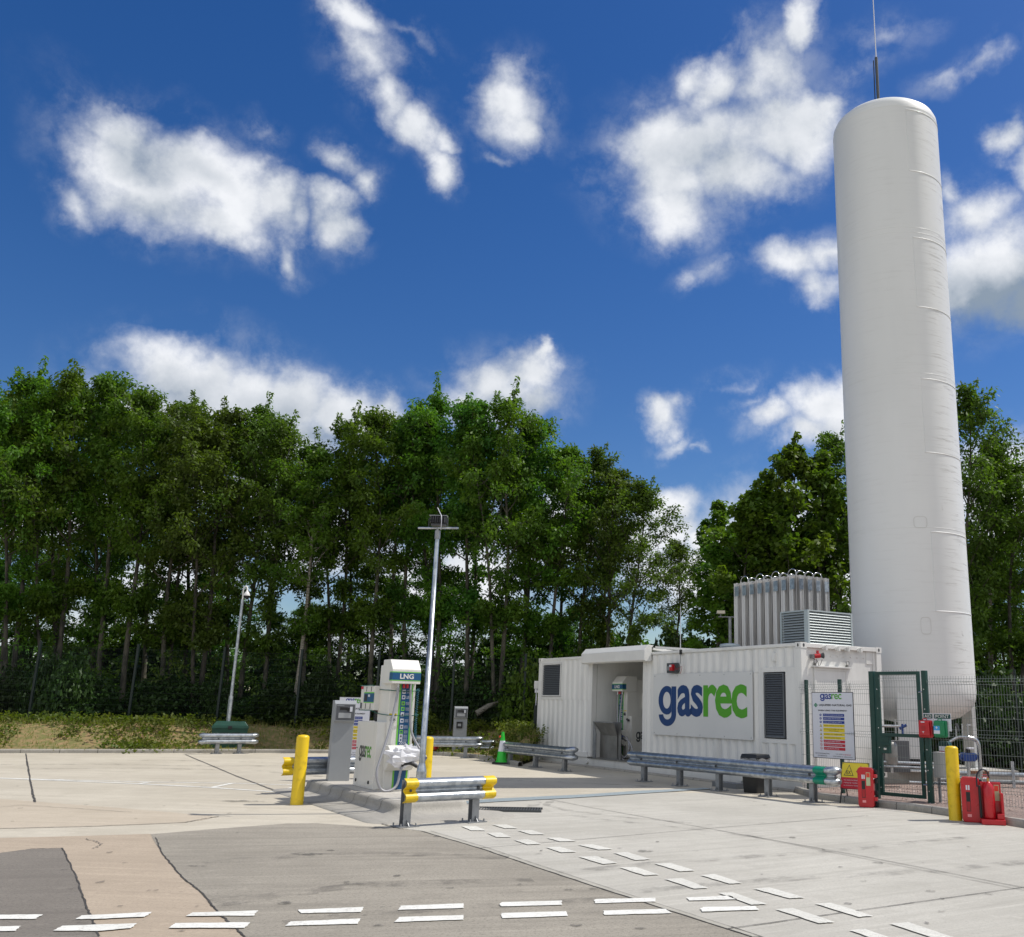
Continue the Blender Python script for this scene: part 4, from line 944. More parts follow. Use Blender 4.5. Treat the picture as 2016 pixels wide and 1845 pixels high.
# bay interior
mb = MB(); corr_x(mb, 3.16, 5.66, ZB, 2.90, 2.20, M_cont, -1, .33, .12); mb.box(3.12, 3.16, .17, 2.35, ZB, 2.9, M_cont).box(5.66, 5.70, .17, 2.35, ZB, 2.9, M_cont); mb.build('bay_lining', ct)
mb = MB(); mb.box(3.0, 5.8, .0, 2.35, ZB-.02, ZB, M_steeld); mb.build('bay_floor', ct)
for x in (3.42, 3.98):
    mb = MB(); mb.tube([(x, 2.26, 2.62), (x, 2.16, 2.60)], [.12, .10], M_sign, 20); mb.tube([(x, 2.16, 2.60), (x, 2.14, 2.60)], .075, M_greyd, 16); mb.tube([(x+.1, 2.2, 2.62), (x+.2, 2.2, 2.66), (x+.22, 2.2, 2.8)], .02, M_sign, 8); mb.build('bay_lamp', ct)
mb = MB(); mb.box(3.2, 4.3, 2.255, 2.27, 2.42, 2.86, M_sign); mb.build('lamp_plate', ct)
# louvres
def louvre(parent, x0, x1, z0, z1, y, n, m, fm, name='louvre_vent'):
    mb = MB(); mb.box(x0, x0+.03, y-.03, y+.02, z0, z1, fm).box(x1-.03, x1, y-.03, y+.02, z0, z1, fm).box(x0+.03, x1-.03, y-.03, y+.02, z1-.03, z1, fm).box(x0+.03, x1-.03, y-.03, y+.02, z0, z0+.03, fm); f = mb.build(name, parent)
    mb = MB(); dz = (z1-z0-.06)/n
    for i in range(n):
        z = z0+.03+i*dz; mb.prism([(x0+.03, y-.025, z), (x0+.03, y-.018, z), (x0+.03, y+.015, z+dz*.85), (x0+.03, y+.008, z+dz*.85)], (x1-x0-.06, 0, 0), m)
    mb.build('blades', f)
    MB().box(x0+.03, x1-.03, y+.03, y+.04, z0+.03, z1-.03, M_blk).build('backing', f)
    return f
louvre(ct, .27, 1.38, 1.87, 2.83, .02, 17, M_louv, M_cont)
louvre(ct, 10.34, 10.96, 1.03, 2.38, .02, 26, M_louv, M_louv)
# logo panel
mb = MB(); mb.box(6.19, 9.98, -.030, -.018, .955, 2.42, mat('panel_white', (.66, .665, .655), .4, var=.04, scale=1)); 
for x in (6.25, 7.2, 8.1, 9.0, 9.92):
    for z in (1.0, 2.37): mb.tube([(x, -.030, z), (x, -.034, z)], .012, M_galvd, 6)
mb.logo((6.42, -.034, 1.17), (1, 0, 0), (0, 0, 1), 3.38, .98, M_logob, M_logog, .024); mb.build('logo_panel', ct)
# canopy over the bay
mb = MB(); cprof = [(-.24, 2.78), (-.20, 2.75), (-.004, 2.75), (-.004, 3.10), (.06, 3.15), (-.10, 3.17), (-.24, 3.03)]
mb.prism([(2.93, y, z) for y, z in cprof], (3.13, 0, 0), M_white); mb.build('canopy', ct, .008)
mb = MB(); mb.prism([(6.0, .06, 3.1), (6.0, 1.6, 3.0), (6.0, 1.6, 2.97), (6.0, .06, 3.04)], (.04, 0, 0), M_white); mb.prism([(6.06, .1, 3.14), (7.6, .25, 3.02), (7.6, .25, 2.975), (6.06, .1, 3.07)], (0, .04, 0), M_white); mb.build('canopy_arm', ct)
# electrics: beacon box, whip aerial
mb = MB(); mb.box(6.85, 7.25, -.10, -.02, 2.44, 2.68, M_dkgrey).box(6.88, 7.0, -.13, -.10, 2.50, 2.6, M_galvd).box(7.06, 7.17, -.17, -.10, 2.49, 2.64, M_red).box(7.05, 7.14, -.175, -.17, 2.58, 2.63, M_sign)
mb.tube(bez([(7.2, -.12, 2.55), (7.36, -.14, 2.66), (7.46, -.14, 2.56), (7.36, -.12, 2.44), (7.2, -.12, 2.45)], 8), .008, M_dkgrey, 5); mb.tube(bez([(7.2, -.12, 2.6), (7.3, -.14, 2.52), (7.5, -.12, 2.58), (7.42, -.1, 2.42)], 8), .006, M_redd, 5); mb.build('alarm_box', ct, .004)
mb = MB(); mb.box(7.29, 7.35, -.04, .0, 2.88, 3.0, M_blk); mb.tube([(7.32, -.03, 2.98), (7.32, -.03, 3.2), (7.32, -.03, 4.05)], [.012, .010, .006], M_sign, 6); mb.tube([(7.32, -.02, 2.9), (7.3, -.02, 2.66)], .007, M_dkgrey, 5); mb.build('aerial', ct)
mb = MB(); mb.box(8.35, 8.75, .35, .7, 2.965, 3.03, M_louv); mb.lathe([(.23, 3.03), (.25, 3.06), (.23, 3.10), (.12, 3.12), (0, 3.125)], M_louvs, 20, (8.55, .52)); mb.build('roof_vent', ct)
mb = MB(); mb.box(10.6, 10.72, -.012, y0, 2.62, 2.8, M_cont).box(10.615, 10.705, -.02, -.012, 2.64, 2.78, M_cont); mb.build('vent_cover', ct, .004)
# end face
mb = MB(); mb.box(11.38, 11.44, .155, 2.285, ZB+.12, 2.90, M_cont); mb.box(11.36, 11.50, .16, 2.28, 2.90, 2.99, M_cont); mb.box(11.36, 11.49, .16, 2.28, ZB, ZB+.12, M_cont)
mb.box(11.44, 11.46, .16, .24, ZB+.12, 2.9, M_cont).box(11.44, 11.46, 2.20, 2.28, ZB+.12, 2.9, M_cont).box(11.44, 11.455, 2.0, 2.2, 2.62, 2.9, M_cont); mb.build('end_wall', ct, .006)
mb = MB(); x = 11.44
mb.box(x, x+.03, .40, .46, .35, 2.44, M_cont).box(x, x+.03, 1.34, 1.40, .35, 2.44, M_cont).box(x, x+.03, .40, 1.40, 2.44, 2.50, M_cont); mb.box(x, x+.02, .46, 1.34, .33, 2.44, M_cont); mb.box(x, x+.09, .34, 1.46, 2.50, 2.53, M_cont)
dr = mb.build('door', ct, .004)
mb = MB()
for y in (.42, 1.38): mb.tube([(x+.05+.0, y+.045*math.cos(a*.52), 2.62+.045*math.sin(a*.52)) for a in range(13)], .009, M_steeld, 6); mb.box(x, x+.06, y-.012, y+.012, 2.52, 2.58, M_steeld)
mb.box(x+.02, x+.06, 1.30, 1.33, 1.2, 1.5, M_dkgrey); mb.box(x+.03, x+.06, 1.42, 1.45, 1.95, 2.2, M_cont); mb.build('door_fittings', dr)
for y in (.66, 1.04, 1.33, 1.72):
    mb = MB(); mb.box(11.50, 11.60, y-.02, y+.02, 2.86, 2.95, M_cont); mb.box(11.50, 11.58, y+.02, y+.07, 2.93, 2.96, M_cont); mb.box(11.50, 11.54, y-.05, y-.02, 2.88, 2.93, M_cont); mb.build('clamp', ct)
mb = MB()
for y in np.arange(.32, 2.1, .2): mb.tube([(11.46, y, 2.80-(.05 if int(y*10) % 2 else 0)), (11.444, y, 2.80-(.05 if int(y*10) % 2 else 0))], .012, M_cont, 6)
mb.build('rivets', ct)
mb = MB(); mb.box(11.44, 11.58, .30, .36, 2.68, 2.76, M_galvd); mb.tube([(11.55, .33, 2.72), (11.60, .45, 2.735)], .05, M_red, 14); mb.tube([(11.60, .45, 2.735), (11.63, .52, 2.74)], [.035, .065], M_dkgrey, 14); mb.tube([(11.58, .4, 2.78), (11.58, .4, 2.84)], .03, M_red, 8)
mb.tube(bez([(11.5, .33, 2.68), (11.55, .42, 2.62), (11.52, .5, 2.52), (11.55, .56, 2.66)], 8), .007, M_galvd, 5); mb.build('siren', ct)
# plenum on the roof
pl = thing('louvred_plenum', 'grey louvred ventilation box on the near end of the container roof', 'ventilation box', CW(10.42, .42, 2.966), ANG)
PW, PD, PH = .88, 1.36, .76
mb = MB(); mb.box(-.02, PW+.05, -.02, PD+.05, 0, .035, M_louvs).box(0, PW, 0, PD, PH-.03, PH, M_louvs)
for x in (0, PW-.05):
    for y in (0, PD-.05): mb.box(x, x+.05, y, y+.05, .035, PH-.03, M_louvs)
mb.box(PW-.12, PW-.05, 0, .05, .035, PH-.03, M_louvs); mb.build('frame', pl)
mb = MB(); n = 12; dz = (PH-.07)/n
for i in range(n):
    z = .04+i*dz
    mb.prism([(.05, .0, z), (.05, .008, z), (.05, .05, z+dz*.8), (.05, .042, z+dz*.8)], (PW-.17, 0, 0), M_louvs)
    mb.prism([(PW, .05, z), (PW-.008, .05, z), (PW-.05, .05, z+dz*.8), (PW-.042, .05, z+dz*.8)], (0, PD-.1, 0), M_louvs)
    mb.prism([(.05, PD, z), (.05, PD-.008, z), (.05, PD-.05, z+dz*.8), (.05, PD-.042, z+dz*.8)], (PW-.1, 0, 0), M_louvs)
mb.build('blades', pl); MB().box(.06, PW-.06, .06, PD-.06, .03, PH-.03, M_blk).build('core', pl)
# steel tray inside the bay
tr = thing('steel_tray', 'brushed steel spill hopper standing in the container bay left of the dispenser', 'spill hopper', CW(3.18, .06, ZB), ANG)
mb = MB(); mb.prism([(0, 0, 0), (.16, 0, 0), (.16, 0, .62), (.02, 0, .96), (0, 0, .96)], (0, .02, 0), M_galvd); mb.box(0, 1.05, .24, .255, 0, .96, M_steeld)
mb.add([(.0, .0, .96), (1.05, .0, .96), (.92, .2, .60), (.17, .2, .60), (.17, .22, 0), (.92, .22, 0)], [(0, 1, 2, 3), (3, 2, 5, 4)], M_steeld); mb.box(0, 1.05, -.012, .0, .94, .965, M_galvd); mb.build('hopper', tr)

# rubbish bin behind the barrier
rb = thing('litter_bin', 'black square litter bin with a clear plastic liner behind the long barrier', 'litter bin', CW(11.22, -1.05), ANG+R(10))
mb = MB(); frus(mb, -.17, .17, -.17, .17, 0, .62, 1.22, M_lid); mb.build('body', rb, .01)
mb = MB(); frus(mb, -.22, .22, -.22, .22, .66, .74, .9, M_lid); mb.box(-.215, .215, -.215, .215, .635, .66, M_lid); mb.build('lid', rb, .02)
rr = np.random.default_rng(2); mb = MB(); N = 28; vs = []
for j in range(4):
    for i in range(N):
        a = 2*math.pi*i/N; c_, s_ = math.cos(a), math.sin(a); k = .235/max(abs(c_), abs(s_))+rr.normal(0, .010); vs.append((c_*k, s_*k, .66-j*.07+rr.normal(0, .008)))
mliner = mat('clear_liner', (.55, .55, .56), .25); mliner.node_tree.nodes['Principled BSDF'].inputs['Alpha'].default_value = .35
mb.add(vs, [(j*N+i, j*N+(i+1) % N, (j+1)*N+(i+1) % N, (j+1)*N+i) for j in range(3) for i in range(N)], mliner); mb.build('liner', rb)

# ================================================================== MESH FENCES
def vmesh(mb, x0, x1, zb, zt, m, folds=(), dx=.05, dz=.2, r=.0026, yoff=0.):
    "welded V mesh panel; wires as four sided bars"
    fz = sorted(folds); 
    zs = [(zb, 0)]
    for f in fz: zs += [(f-.05, 0), (f, -.035), (f+.05, 0)]
    zs.append((zt, 0))
    n = int(round((x1-x0)/dx))
    for i in range(n+1):
        x = x0+(x1-x0)*i/n
        mb.tube([(x, yoff+y, z) for z, y in zs], r, m, 4, cap=False, smooth=False)
    hz = [z for z in np.arange(zb+.03, zt-.02, dz)]
    for f in fz: hz = [z for z in hz if abs(z-f) > .09]+[f-.05, f+.05, f]
    for z in hz:
        y = -.035 if any(abs(z-f) < .01 for f in fz) else 0
        mb.box(x0, x1, yoff+y-r*1.4, yoff+y-r*.2+.002, z-r, z+r, m)
M_wirel = mat('wire_light', (.20, .23, .22), .4, .3)
ff = thing('mesh_fence', 'green mesh fence in front of the container end and tank', 'fence', G(0, 1483)*0+CW(11.56, -.02, .07), ANG)
GA = R(-56.96)
for i, x in enumerate((.08, 1.02)):
    mb = MB(); mb.box(x-.03, x+.03, -.02, .04, -.02, 2.15, M_green); mb.build('fence_post', ff, .004)
mb = MB(); vmesh(mb, -.06, 2.05, .04, 2.12, M_wirel, (2.0, 1.12, .3), yoff=-.03); mb.build('mesh_panel', ff)
# the gate run turns at the gate's hinge post
g0 = Vector((4.83, 18.33, .07)); gd = Vector((.702, -.712, 0)).normalized(); gz = math.atan2(gd.y, gd.x)
gp_ = thing('mesh_gate', 'dark green framed mesh gate with a lock box, closed', 'gate', g0, gz)
MB().box(-.10, .0, -.05, .05, -.06, 2.28, M_green).build('gate_post', gp_, .006)
MB().box(.975, 1.065, -.045, .045, -.06, 2.28, M_green).build('gate_post', gp_, .006)
mb = MB(); mb.box(.03, .10, -.03, .03, .06, 2.27, M_green).box(.865, .92, -.03, .03, .06, 2.27, M_green).box(.10, .87, -.03, .03, 2.21, 2.27, M_green).box(.10, .87, -.03, .03, .06, .12, M_green).box(.10, .87, -.03, .03, 1.10, 1.16, M_green); mb.build('gate_frame', gp_, .004)
mb = MB(); vmesh(mb, .10, .87, 1.16, 2.30, M_wirel, (2.15,)); vmesh(mb, .10, .87, .12, 1.10, M_wirel, ()); mb.build('mesh_panel', gp_)
mb = MB(); mb.box(.10, .26, -.05, .05, .80, 1.10, M_green).box(.14, .30, -.08, -.05, .94, .98, M_green).box(.16, .22, -.06, -.05, .86, .90, M_steel); mb.build('lock_box', gp_, .004)
mb = MB()
for z in (.3, 1.9): mb.tube([(.91, -.035, z), (.99, -.05, z)], .014, M_steel, 8)
for z in np.arange(.2, 2.2, .35): mb.tube([(.06, -.031, z), (.06, -.037, z)], .012, M_steel, 6); mb.tube([(1.02, -.051, z), (1.02, -.058, z)], .012, M_steel, 6)
mb.build('hinge', gp_)
f2p = g0+gd*1.02
f2 = thing('mesh_fence', 'green mesh fence right of the gate, running behind the fire extinguishers', 'fence', f2p, gz)
mb = MB(); vmesh(mb, .05, 5.6, .03, 2.18, M_wirel, (2.08, 1.14, .3)); mb.build('mesh_panel', f2)
for x in (2.95, 5.4): MB().box(x-.03, x+.03, .0, .05, -.05, 2.22, M_green).build('fence_post', f2, .004)
# far fence along the top of the bank
far = [(-26, 27.2), (-18.9, 31.6), (-16.0, 32.2), (-13.4, 32.9), (-10.9, 33.3), (-8.3, 33.6), (-5.7, 33.6), (-3.2, 33.3), (-1.2, 32.4)]
fb_ = thing('mesh_fence', 'long dark green mesh fence along the top of the bank in front of the trees', 'fence', (0, 0, .72))
for i, p in enumerate(far):
    mb = MB(); mb.box(-.035, .035, -.035, .035, -.25, 2.6, M_greend); mb.build('fence_post', fb_, loc=(*p, 0))
for a, b in zip(far[:-1], far[1:]):
    a, b = Vector((*a, 0)), Vector((*b, 0)); L = (b-a).length
    mb = MB(); vmesh(mb, 0, L, .0, 2.45, M_greend, (), dx=.05, dz=.2, r=.0022); o = mb.build('mesh_panel', fb_, loc=a); o.rotation_euler.z = math.atan2((b-a).y, (b-a).x)
# compound fence on the right, behind the tank
fr = thing('mesh_fence', 'dark green mesh fence behind the tank at the right edge', 'fence', (8.0, 27.5, .3), R(-28))
mb = MB(); vmesh(mb, 0, 12, .0, 2.4, M_greend, (), dx=.06, dz=.2, r=.0025); mb.build('mesh_panel', fr)
for x in (0, 3, 6, 9, 12): MB().box(x-.03, x+.03, .0, .05, -.3, 2.5, M_greend).build('fence_post', fr)
# corner post with a small white detector left of the container
cpst = thing('detector_post', 'dark green fence post carrying a small white detector at the container corner', 'detector post', CW(-.28, .1, .05))
MB().box(-.05, .05, -.05, .05, -.05, 1.55, M_greend).build('post', cpst, .004)
mb = MB(); mb.tube([(.0, 0, 1.55), (.0, 0, 1.95)], .02, M_sign, 8); mb.box(-.07, .07, -.07, .07, 2.05, 2.28, M_white); mb.tube([(0, 0, 1.93), (0, 0, 2.05)], .05, M_sign, 10); mb.build('detector', cpst, .01)

# ================================================================== SIGNS AND SAFETY KIT AT THE GATE
ap = thing('aid_sign', 'split AID POINT sign with dark green header fixed to the fence right of the gate', 'sign', f2p+gd*(-.03), gz)
mb = MB()
for x0, x1, tx, w in ((0.0, .19, 'AID', .13), (.205, .53, 'POINT', .25)):
    zt = 1.53
    mb.box(x0, x1, -.075, -.07, zt-.30 if x0 > .1 else zt-.22, zt, M_sign); mb.quad((x0+.008, -.0765, zt-.09), (x1-.008, -.0765, zt-.09), (x1-.008, -.0765, zt-.012), (x0+.008, -.0765, zt-.012), mat('header_green', (.004, .05, .045), .4))
    mb.text(tx, (x0+(x1-x0-w)/2, -.0785, zt-.078), (1, 0, 0), (0, 0, 1), w, .055, M_white, .0)
for k in range(4): mb.quad((.30, -.0765, 1.40-k*.02), (.48, -.0765, 1.40-k*.02), (.48, -.0765, 1.406-k*.02), (.30, -.0765, 1.406-k*.02), M_grey)
mb.quad((.42, -.072, 1.13), (.48, -.072, 1.13), (.48, -.072, 1.24), (.42, -.072, 1.24), M_sign)
mb.build('panel', ap)
def kitbox(name, label, off, m, z0, w, h, face):
    t = thing(name, label, 'first aid kit' if name == 'first_aid_box' else 'emergency kit', f2p+gd*off+Vector((0, 0, z0)), gz)
    mb = MB(); mb.prism([(0, -.08, .02), (.02, -.08, 0), (w-.02, -.08, 0), (w, -.08, .02), (w*.97, -.08, h-.02), (w*.94, -.08, h), (w*.06, -.08, h), (w*.03, -.08, h-.02)], (0, -.06, 0), m)
    mb.prism([(.02, -.14, .03), (w-.02, -.14, .03), (w-.03, -.14, h-.02), (.03, -.14, h-.02)], (0, -.045, 0), m); mb.build('case', t, .014)
    mb = MB(); face(mb, w, h); mb.build('markings', t); mb = MB(); mb.tube(bez([(w*.35, -.13, h), (w*.4, -.13, h+.025), (w*.6, -.13, h+.025), (w*.65, -.13, h)], 6), .008, m, 6); mb.build('handle', t)
    return t
def f_red(mb, w, h):
    mb.quad((w*.3, -.187, h*.86), (w*.58, -.187, h*.86), (w*.58, -.187, h*.92), (w*.3, -.187, h*.92), M_sign); mb.box(w*.3, w*.6, -.19, -.186, h*.45, h*.68, M_redd); mb.box(w*.38, w*.52, -.1885, -.187, h*.33, h*.36, M_sign); mb.box(w*.42, w*.48, -.1885, -.187, h*.27, h*.31, M_sign)
def f_gr(mb, w, h):
    mb.quad((w*.12, -.187, h*.42), (w*.58, -.187, h*.42), (w*.58, -.187, h*.68), (w*.12, -.187, h*.68), M_sticker); mb.quad((w*.12, -.187, h*.22), (w*.58, -.187, h*.22), (w*.58, -.187, h*.42), (w*.12, -.187, h*.42), M_sign)
    mb.box(w*.32, w*.38, -.189, -.187, h*.51, h*.65, M_sign).box(w*.27, w*.43, -.1895, -.187, h*.56, h*.60, M_sign)
kitbox('burns_kit', 'red plastic emergency kit box on the fence left of the green one', -.10, M_red, 1.11, .26, .30, f_red)
kitbox('first_aid_box', 'green first aid box with blue sticker on the fence under the AID POINT sign', .19, M_fagreen, 1.12, .25, .29, f_gr)

def extbox(label, loc, rz, ):
    t = thing('extinguisher_box', label, 'fire extinguisher box', loc, rz, 'red plastic fire extinguisher boxes')
    w, h, d = .27, .66, .24
    mb = MB(); mb.prism([(0, 0, .03), (.03, 0, 0), (w-.03, 0, 0), (w, 0, .03), (w, 0, h-.04), (w-.03, 0, h), (.03, 0, h), (0, 0, h-.04)], (0, -.14, 0), M_red); mb.build('door', t, .014)
    mb = MB(); mb.box(w*.26, w*.48, -.1435, -.140, .16, .44, M_blk).box(w*.28, w*.46, -.1465, -.1435, .17, .30, M_redd); mb.box(w*.27, w*.35, -.1435, -.14, .47, .54, M_sign).box(w*.39, w*.47, -.1435, -.14, .47, .54, M_sign); mb.box(w*.28, w*.50, -.1425, -.14, .08, .12, mat('pink_print', (.8, .3, .3), .4)); mb.build('window', t)
    mb = MB()
    mb.box(.02, w, .0, .11, .01, h-.02, M_blk)
    for z in (.06, .25, .44, .6): mb.box(w-.005, w+.04, -.01, .10, z-.05, z+.02, M_blk); 
    for z in (.14, .52): mb.box(w-.005, w+.05, -.11, .03, z-.03, z+.03, M_red)
    mb.build('back_case', t, .01)
    return t
e1 = extbox('red fire extinguisher box beside the yellow EX warning sign', G(1693, 1588)+Vector((0, 0, .002)), R(-24))
mb = MB(); mb.box(.15, .22, -.1455, -.1425, .36, .58, mat('glow_label', (.45, .5, .3), .4)); mb.box(.157, .213, -.1475, -.1455, .50, .57, M_ragged); mb.build('photoluminescent_label', e1)
e2 = extbox('red fire extinguisher box next to the right yellow bollard', G(1896, 1617)+Vector((0, 0, .002)), R(-20))
e3 = thing('extinguisher_stand', 'open red stand holding a red fire extinguisher with a black hose', 'extinguisher stand', G(1934, 1621)+Vector((0, 0, .002)), R(-14))
mb = MB(); mb.box(0, .30, .0, .03, 0, .60, M_red).box(.27, .31, -.16, .0, .0, .45, M_red).box(-.03, .31, -.24, .0, 0, .08, M_red).box(-.03, .0, -.1, .0, .08, .55, M_blk); mb.box(.20, .30, -.20, -.17, .08, .16, M_red); mb.build('tray', e3, .012)
mb = MB(); mb.box(.20, .27, -.004, -.001, .33, .56, mat('glow_label', (.45, .5, .3), .4)); mb.box(.207, .263, -.0065, -.004, .47, .55, M_ragged); mb.build('label_plate', e3)
e4 = thing('fire_extinguisher', 'red fire extinguisher cylinder standing in the open red stand', 'fire extinguisher', G(1934, 1621)+Vector((math.cos(R(-14))*.11+.03*0, math.sin(R(-14))*.11, .085))+Vector((-math.sin(R(-14))*-.11, math.cos(R(-14))*-.11, 0)))
mb = MB(); mb.lathe([(0, 0), (.075, 0), (.082, .02), (.082, .42), (.07, .47), (.035, .51), (.025, .53), (0, .53)], M_red, 24); mb.build('cylinder', e4)
mb = MB(); mb.tube([(0, 0, .53), (0, 0, .58)], .018, mat('brass', (.5, .3, .08), .3, .8), 10); mb.box(-.09, .02, -.012, .012, .585, .60, M_red).box(-.08, .02, -.01, .01, .62, .63, M_red); mb.build('valve_handle', e4, .003)
mb = MB(); mb.tube(bez([(.02, 0, .58), (-.02, -.02, .68), (-.10, -.02, .70), (-.17, -.02, .62), (-.18, -.02, .45)], 12), .012, mat('hose_black', (.01, .01, .02), .4), 8); mb.build('hose', e4)
# EX warning board
ex = thing('warning_board', 'yellow and red EX warning board leaning on a black A frame', 'warning board', G(1656, 1580)+Vector((0, 0, .002)), R(-30))
mb = MB(); ti = .28
def T(x, z, dy=0.): return (x+.03*z, z*ti-.12+dy, z)
def tq(x0, x1, z0, z1, m, dy): mb.quad(T(x0, z0, dy), T(x1, z0, dy), T(x1, z1, dy), T(x0, z1, dy), m)
mb.prism([T(0, .24), T(.50, .24), T(.50, .70), T(0, .70)], (0, .012, 0), M_ink); tq(.008, .492, .44, .69, M_sy, -.003); tq(.008, .492, .25, .44, M_sr, -.003)
mb.poly([T(.05, .47, -.005), T(.23, .47, -.005), T(.14, .66, -.005)], M_ink); mb.poly([T(.066, .48, -.007), T(.214, .48, -.007), T(.14, .64, -.007)], M_sy)
mb.text('EX', T(.10, .495, -.010), (1, 0, 0), (.0, .27, 1), .08, .065, M_ink, .01)
mb.poly([T(.27, .55, -.006), T(.36, .65, -.006), T(.36, .60, -.006), T(.46, .60, -.006), T(.46, .50, -.006), T(.36, .50, -.006), T(.36, .45, -.006)], M_sr)
for k, tx in enumerate(('NO UNAUTHORISED ACCESS', 'FLAMMABLE GAS / TRANSFER IN PROGRESS', 'NO SMOKING or NAKED FLAMES')): mb.text(tx, T(.06, .385-k*.045, -.007), (1, 0, 0), (0, .27, 1), .36, .018, M_sign)
mb.build('board', ex)
mb = MB(); mb.tube([T(.02, .0), T(.03, .26)], .012, M_blk, 6); mb.tube([T(.48, .0), T(.48, .26)], .012, M_blk, 6); mb.tube([(0.03, .33, 0), T(.02, .68)], .012, M_blk, 6); mb.tube([(.5, .33, 0), T(.48, .68)], .012, M_blk, 6); mb.build('a_frame', ex)

# traffic cone
cn = thing('traffic_cone', 'green and white traffic cone with black base by the low barrier', 'traffic cone', (-3.22, 27.75, .003))
mb = MB(); fr_ = rrect(-.24, .24, -.24, .24, .05, 4); mb.prism([(x, y, 0) for x, y in fr_], (0, 0, .045), M_blk); mb.build('base', cn, .006)
H1, r0, r1 = .86, .155, .035
def rc(z): return r0+(r1-r0)*(z-.045)/(H1-.045)
mb = MB()
for z0, z1, m in ((.045, .33, M_fluog), (.33, .62, M_sign), (.62, H1, M_fluog)): mb.lathe([(rc(z0)+(.03 if z0 < .1 else 0), z0), (rc(z0+.04), z0+.04), (rc(z1), z1)], m, 22)
mb.build('body', cn)
mb = MB(); mb.lathe([(0, .0), (.025, .005), (.03, .03), (.02, .05), (0, .055)], M_ragged, 10); mb.build('lamp', cn, loc=(-.07, -.05, .70))

# ================================================================== VAPORISERS behind the container
vp = thing('vaporiser_bank', 'bank of tall grey aluminium finned vaporiser tubes behind the container', 'vaporiser', CW(5.46, 3.5, 0), ANG)
fin = MB()
for a in range(4):
    an = R(a*45); c_, s_ = math.cos(an), math.sin(an); L = .155 if a % 2 == 0 else .198
    for sg_ in (-1, 1):
        p = [(-s_*.004, c_*.004), (s_*.004, -c_*.004), (c_*L*sg_+s_*.004, s_*L*sg_-c_*.004), (c_*L*sg_-s_*.004, s_*L*sg_+c_*.004)]
        fin.prism([(x, y, 0) for x, y in p], (0, 0, 4.25), M_alu)
        if a % 2 == 0: e_ = L*sg_; fin.prism([(c_*e_-s_*.035, s_*e_+c_*.035, 0), (c_*e_+s_*.035, s_*e_-c_*.035, 0), (c_*(e_+.004*sg_)+s_*.035, s_*(e_+.004*sg_)-c_*.035, 0), (c_*(e_+.004*sg_)-s_*.035, s_*(e_+.004*sg_)+c_*.035, 0)], (0, 0, 4.25), M_alu)
fin.tube([(0, 0, -.1), (0, 0, 4.3)], .02, M_alu, 8)
fm = fin.mesh('finned_tube')
sx_, sy_ = .325, .31
for i in range(8):
    for j in range(4):
        o = bpy.data.objects.new('finned_tube', fm); COL.objects.link(o); o.parent = vp; o.location = (i*sx_, j*sy_, .85)
mb = MB()
for i in range(8):
    for j in range(4):
        z = 4.72; x, y = i*sx_, j*sy_; 
        if j == 0: MB().box(x-.07, x+.10, y-.172, y-.166, z, z+.28, M_galv).build('strap', vp)
        if i == 7: MB().box(x+.166, x+.172, y-.06, y+.09, z, z+.28, M_galv).build('strap', vp)
mb = MB()
for i in range(0, 8, 2):
    for j in range(4):
        x, y = i*sx_, j*sy_; r_ = sx_/2; k = 1 if j == 0 else .8
        mb = MB(); mb.tube([(x, y, 5.06)]+[(x+r_-r_*math.cos(math.pi*q/8), y, 5.14+r_*.95*k*math.sin(math.pi*q/8)) for q in range(9)]+[(x+2*r_, y, 5.10)], .013, M_steel, 8); mb.build('return_bend', vp)
for j in range(3):
    for i in (1, 3, 5, 7):
        x, y = i*sx_, j*sy_; r_ = sy_/2
        mb = MB(); mb.tube([(x, y, 5.1)]+[(x, y+r_-r_*math.cos(math.pi*q/8), 5.12+r_*.8*math.sin(math.pi*q/8)) for q in range(9)]+[(x, y+2*r_, 5.1)], .012, M_steel, 8); mb.build('return_bend', vp)
mb = MB()
for x in (-.1, 7*sx_+.1):
    for y in (-.1, 3*sy_+.1): mb.box(x-.04, x+.04, y-.04, y+.04, 0, .9, M_galvd)
mb.box(-.15, 7*sx_+.15, -.15, 3*sy_+.15, .82, .87, M_galvd); mb.build('stand', vp)
# second floodlight post behind the container
q = atY(1437, 1215, 31.5)
l2 = thing('lamp_post', 'thin grey floodlight post rising behind the container left of the finned tubes', 'lamp post', (q.x, q.y, 0))
hh = q.z
mb = MB(); mb.tube([(0, 0, 0), (0, 0, hh)], .055, M_galvd, 10); mb.tube([(-.38, 0, hh), (.4, 0, hh-.0)], .025, M_galvd, 8); mb.build('pole', l2)
for x in (-.3, .28):
    mb = MB(); mb.prism([(x-.13, -.12, hh+.10), (x-.13, .1, hh+.10), (x-.13, .1, hh+.14), (x-.13, -.1, hh+.20)], (.26, 0, 0), M_glass); mb.tube([(x, 0, hh), (x, 0, hh+.1)], .02, M_galvd, 6); mb.build('floodlight', l2)

# ================================================================== TANK
TX, TY = 7.16, 23.55
TR = 1.41
tk = thing('storage_tank', 'tall white vertical storage tank with rounded ends on white legs', 'storage tank', (TX, TY, .33))
ZT, ZB2 = 17.5, 1.55
mb = MB(); pf = [(0, 1.02), (.5, 1.05), (1.0, 1.18), (1.27, 1.38), (1.37, 1.55), (TR, 1.75), (TR, 1.95)]
mb.lathe(pf, M_tank, 72); mb.build('lower_head', tk)
mb = MB(); mb.lathe([(TR, 1.95), (TR, ZT-.55)], M_tank, 96); mb.build('shell', tk)
mb = MB(); mb.lathe([(TR, ZT-.55), (TR*.99, ZT-.40), (TR*.95, ZT-.27), (TR*.86, ZT-.15), (TR*.7, ZT-.07), (TR*.4, ZT-.015), (0, ZT)], M_tank, 96); mb.build('upper_head', tk)
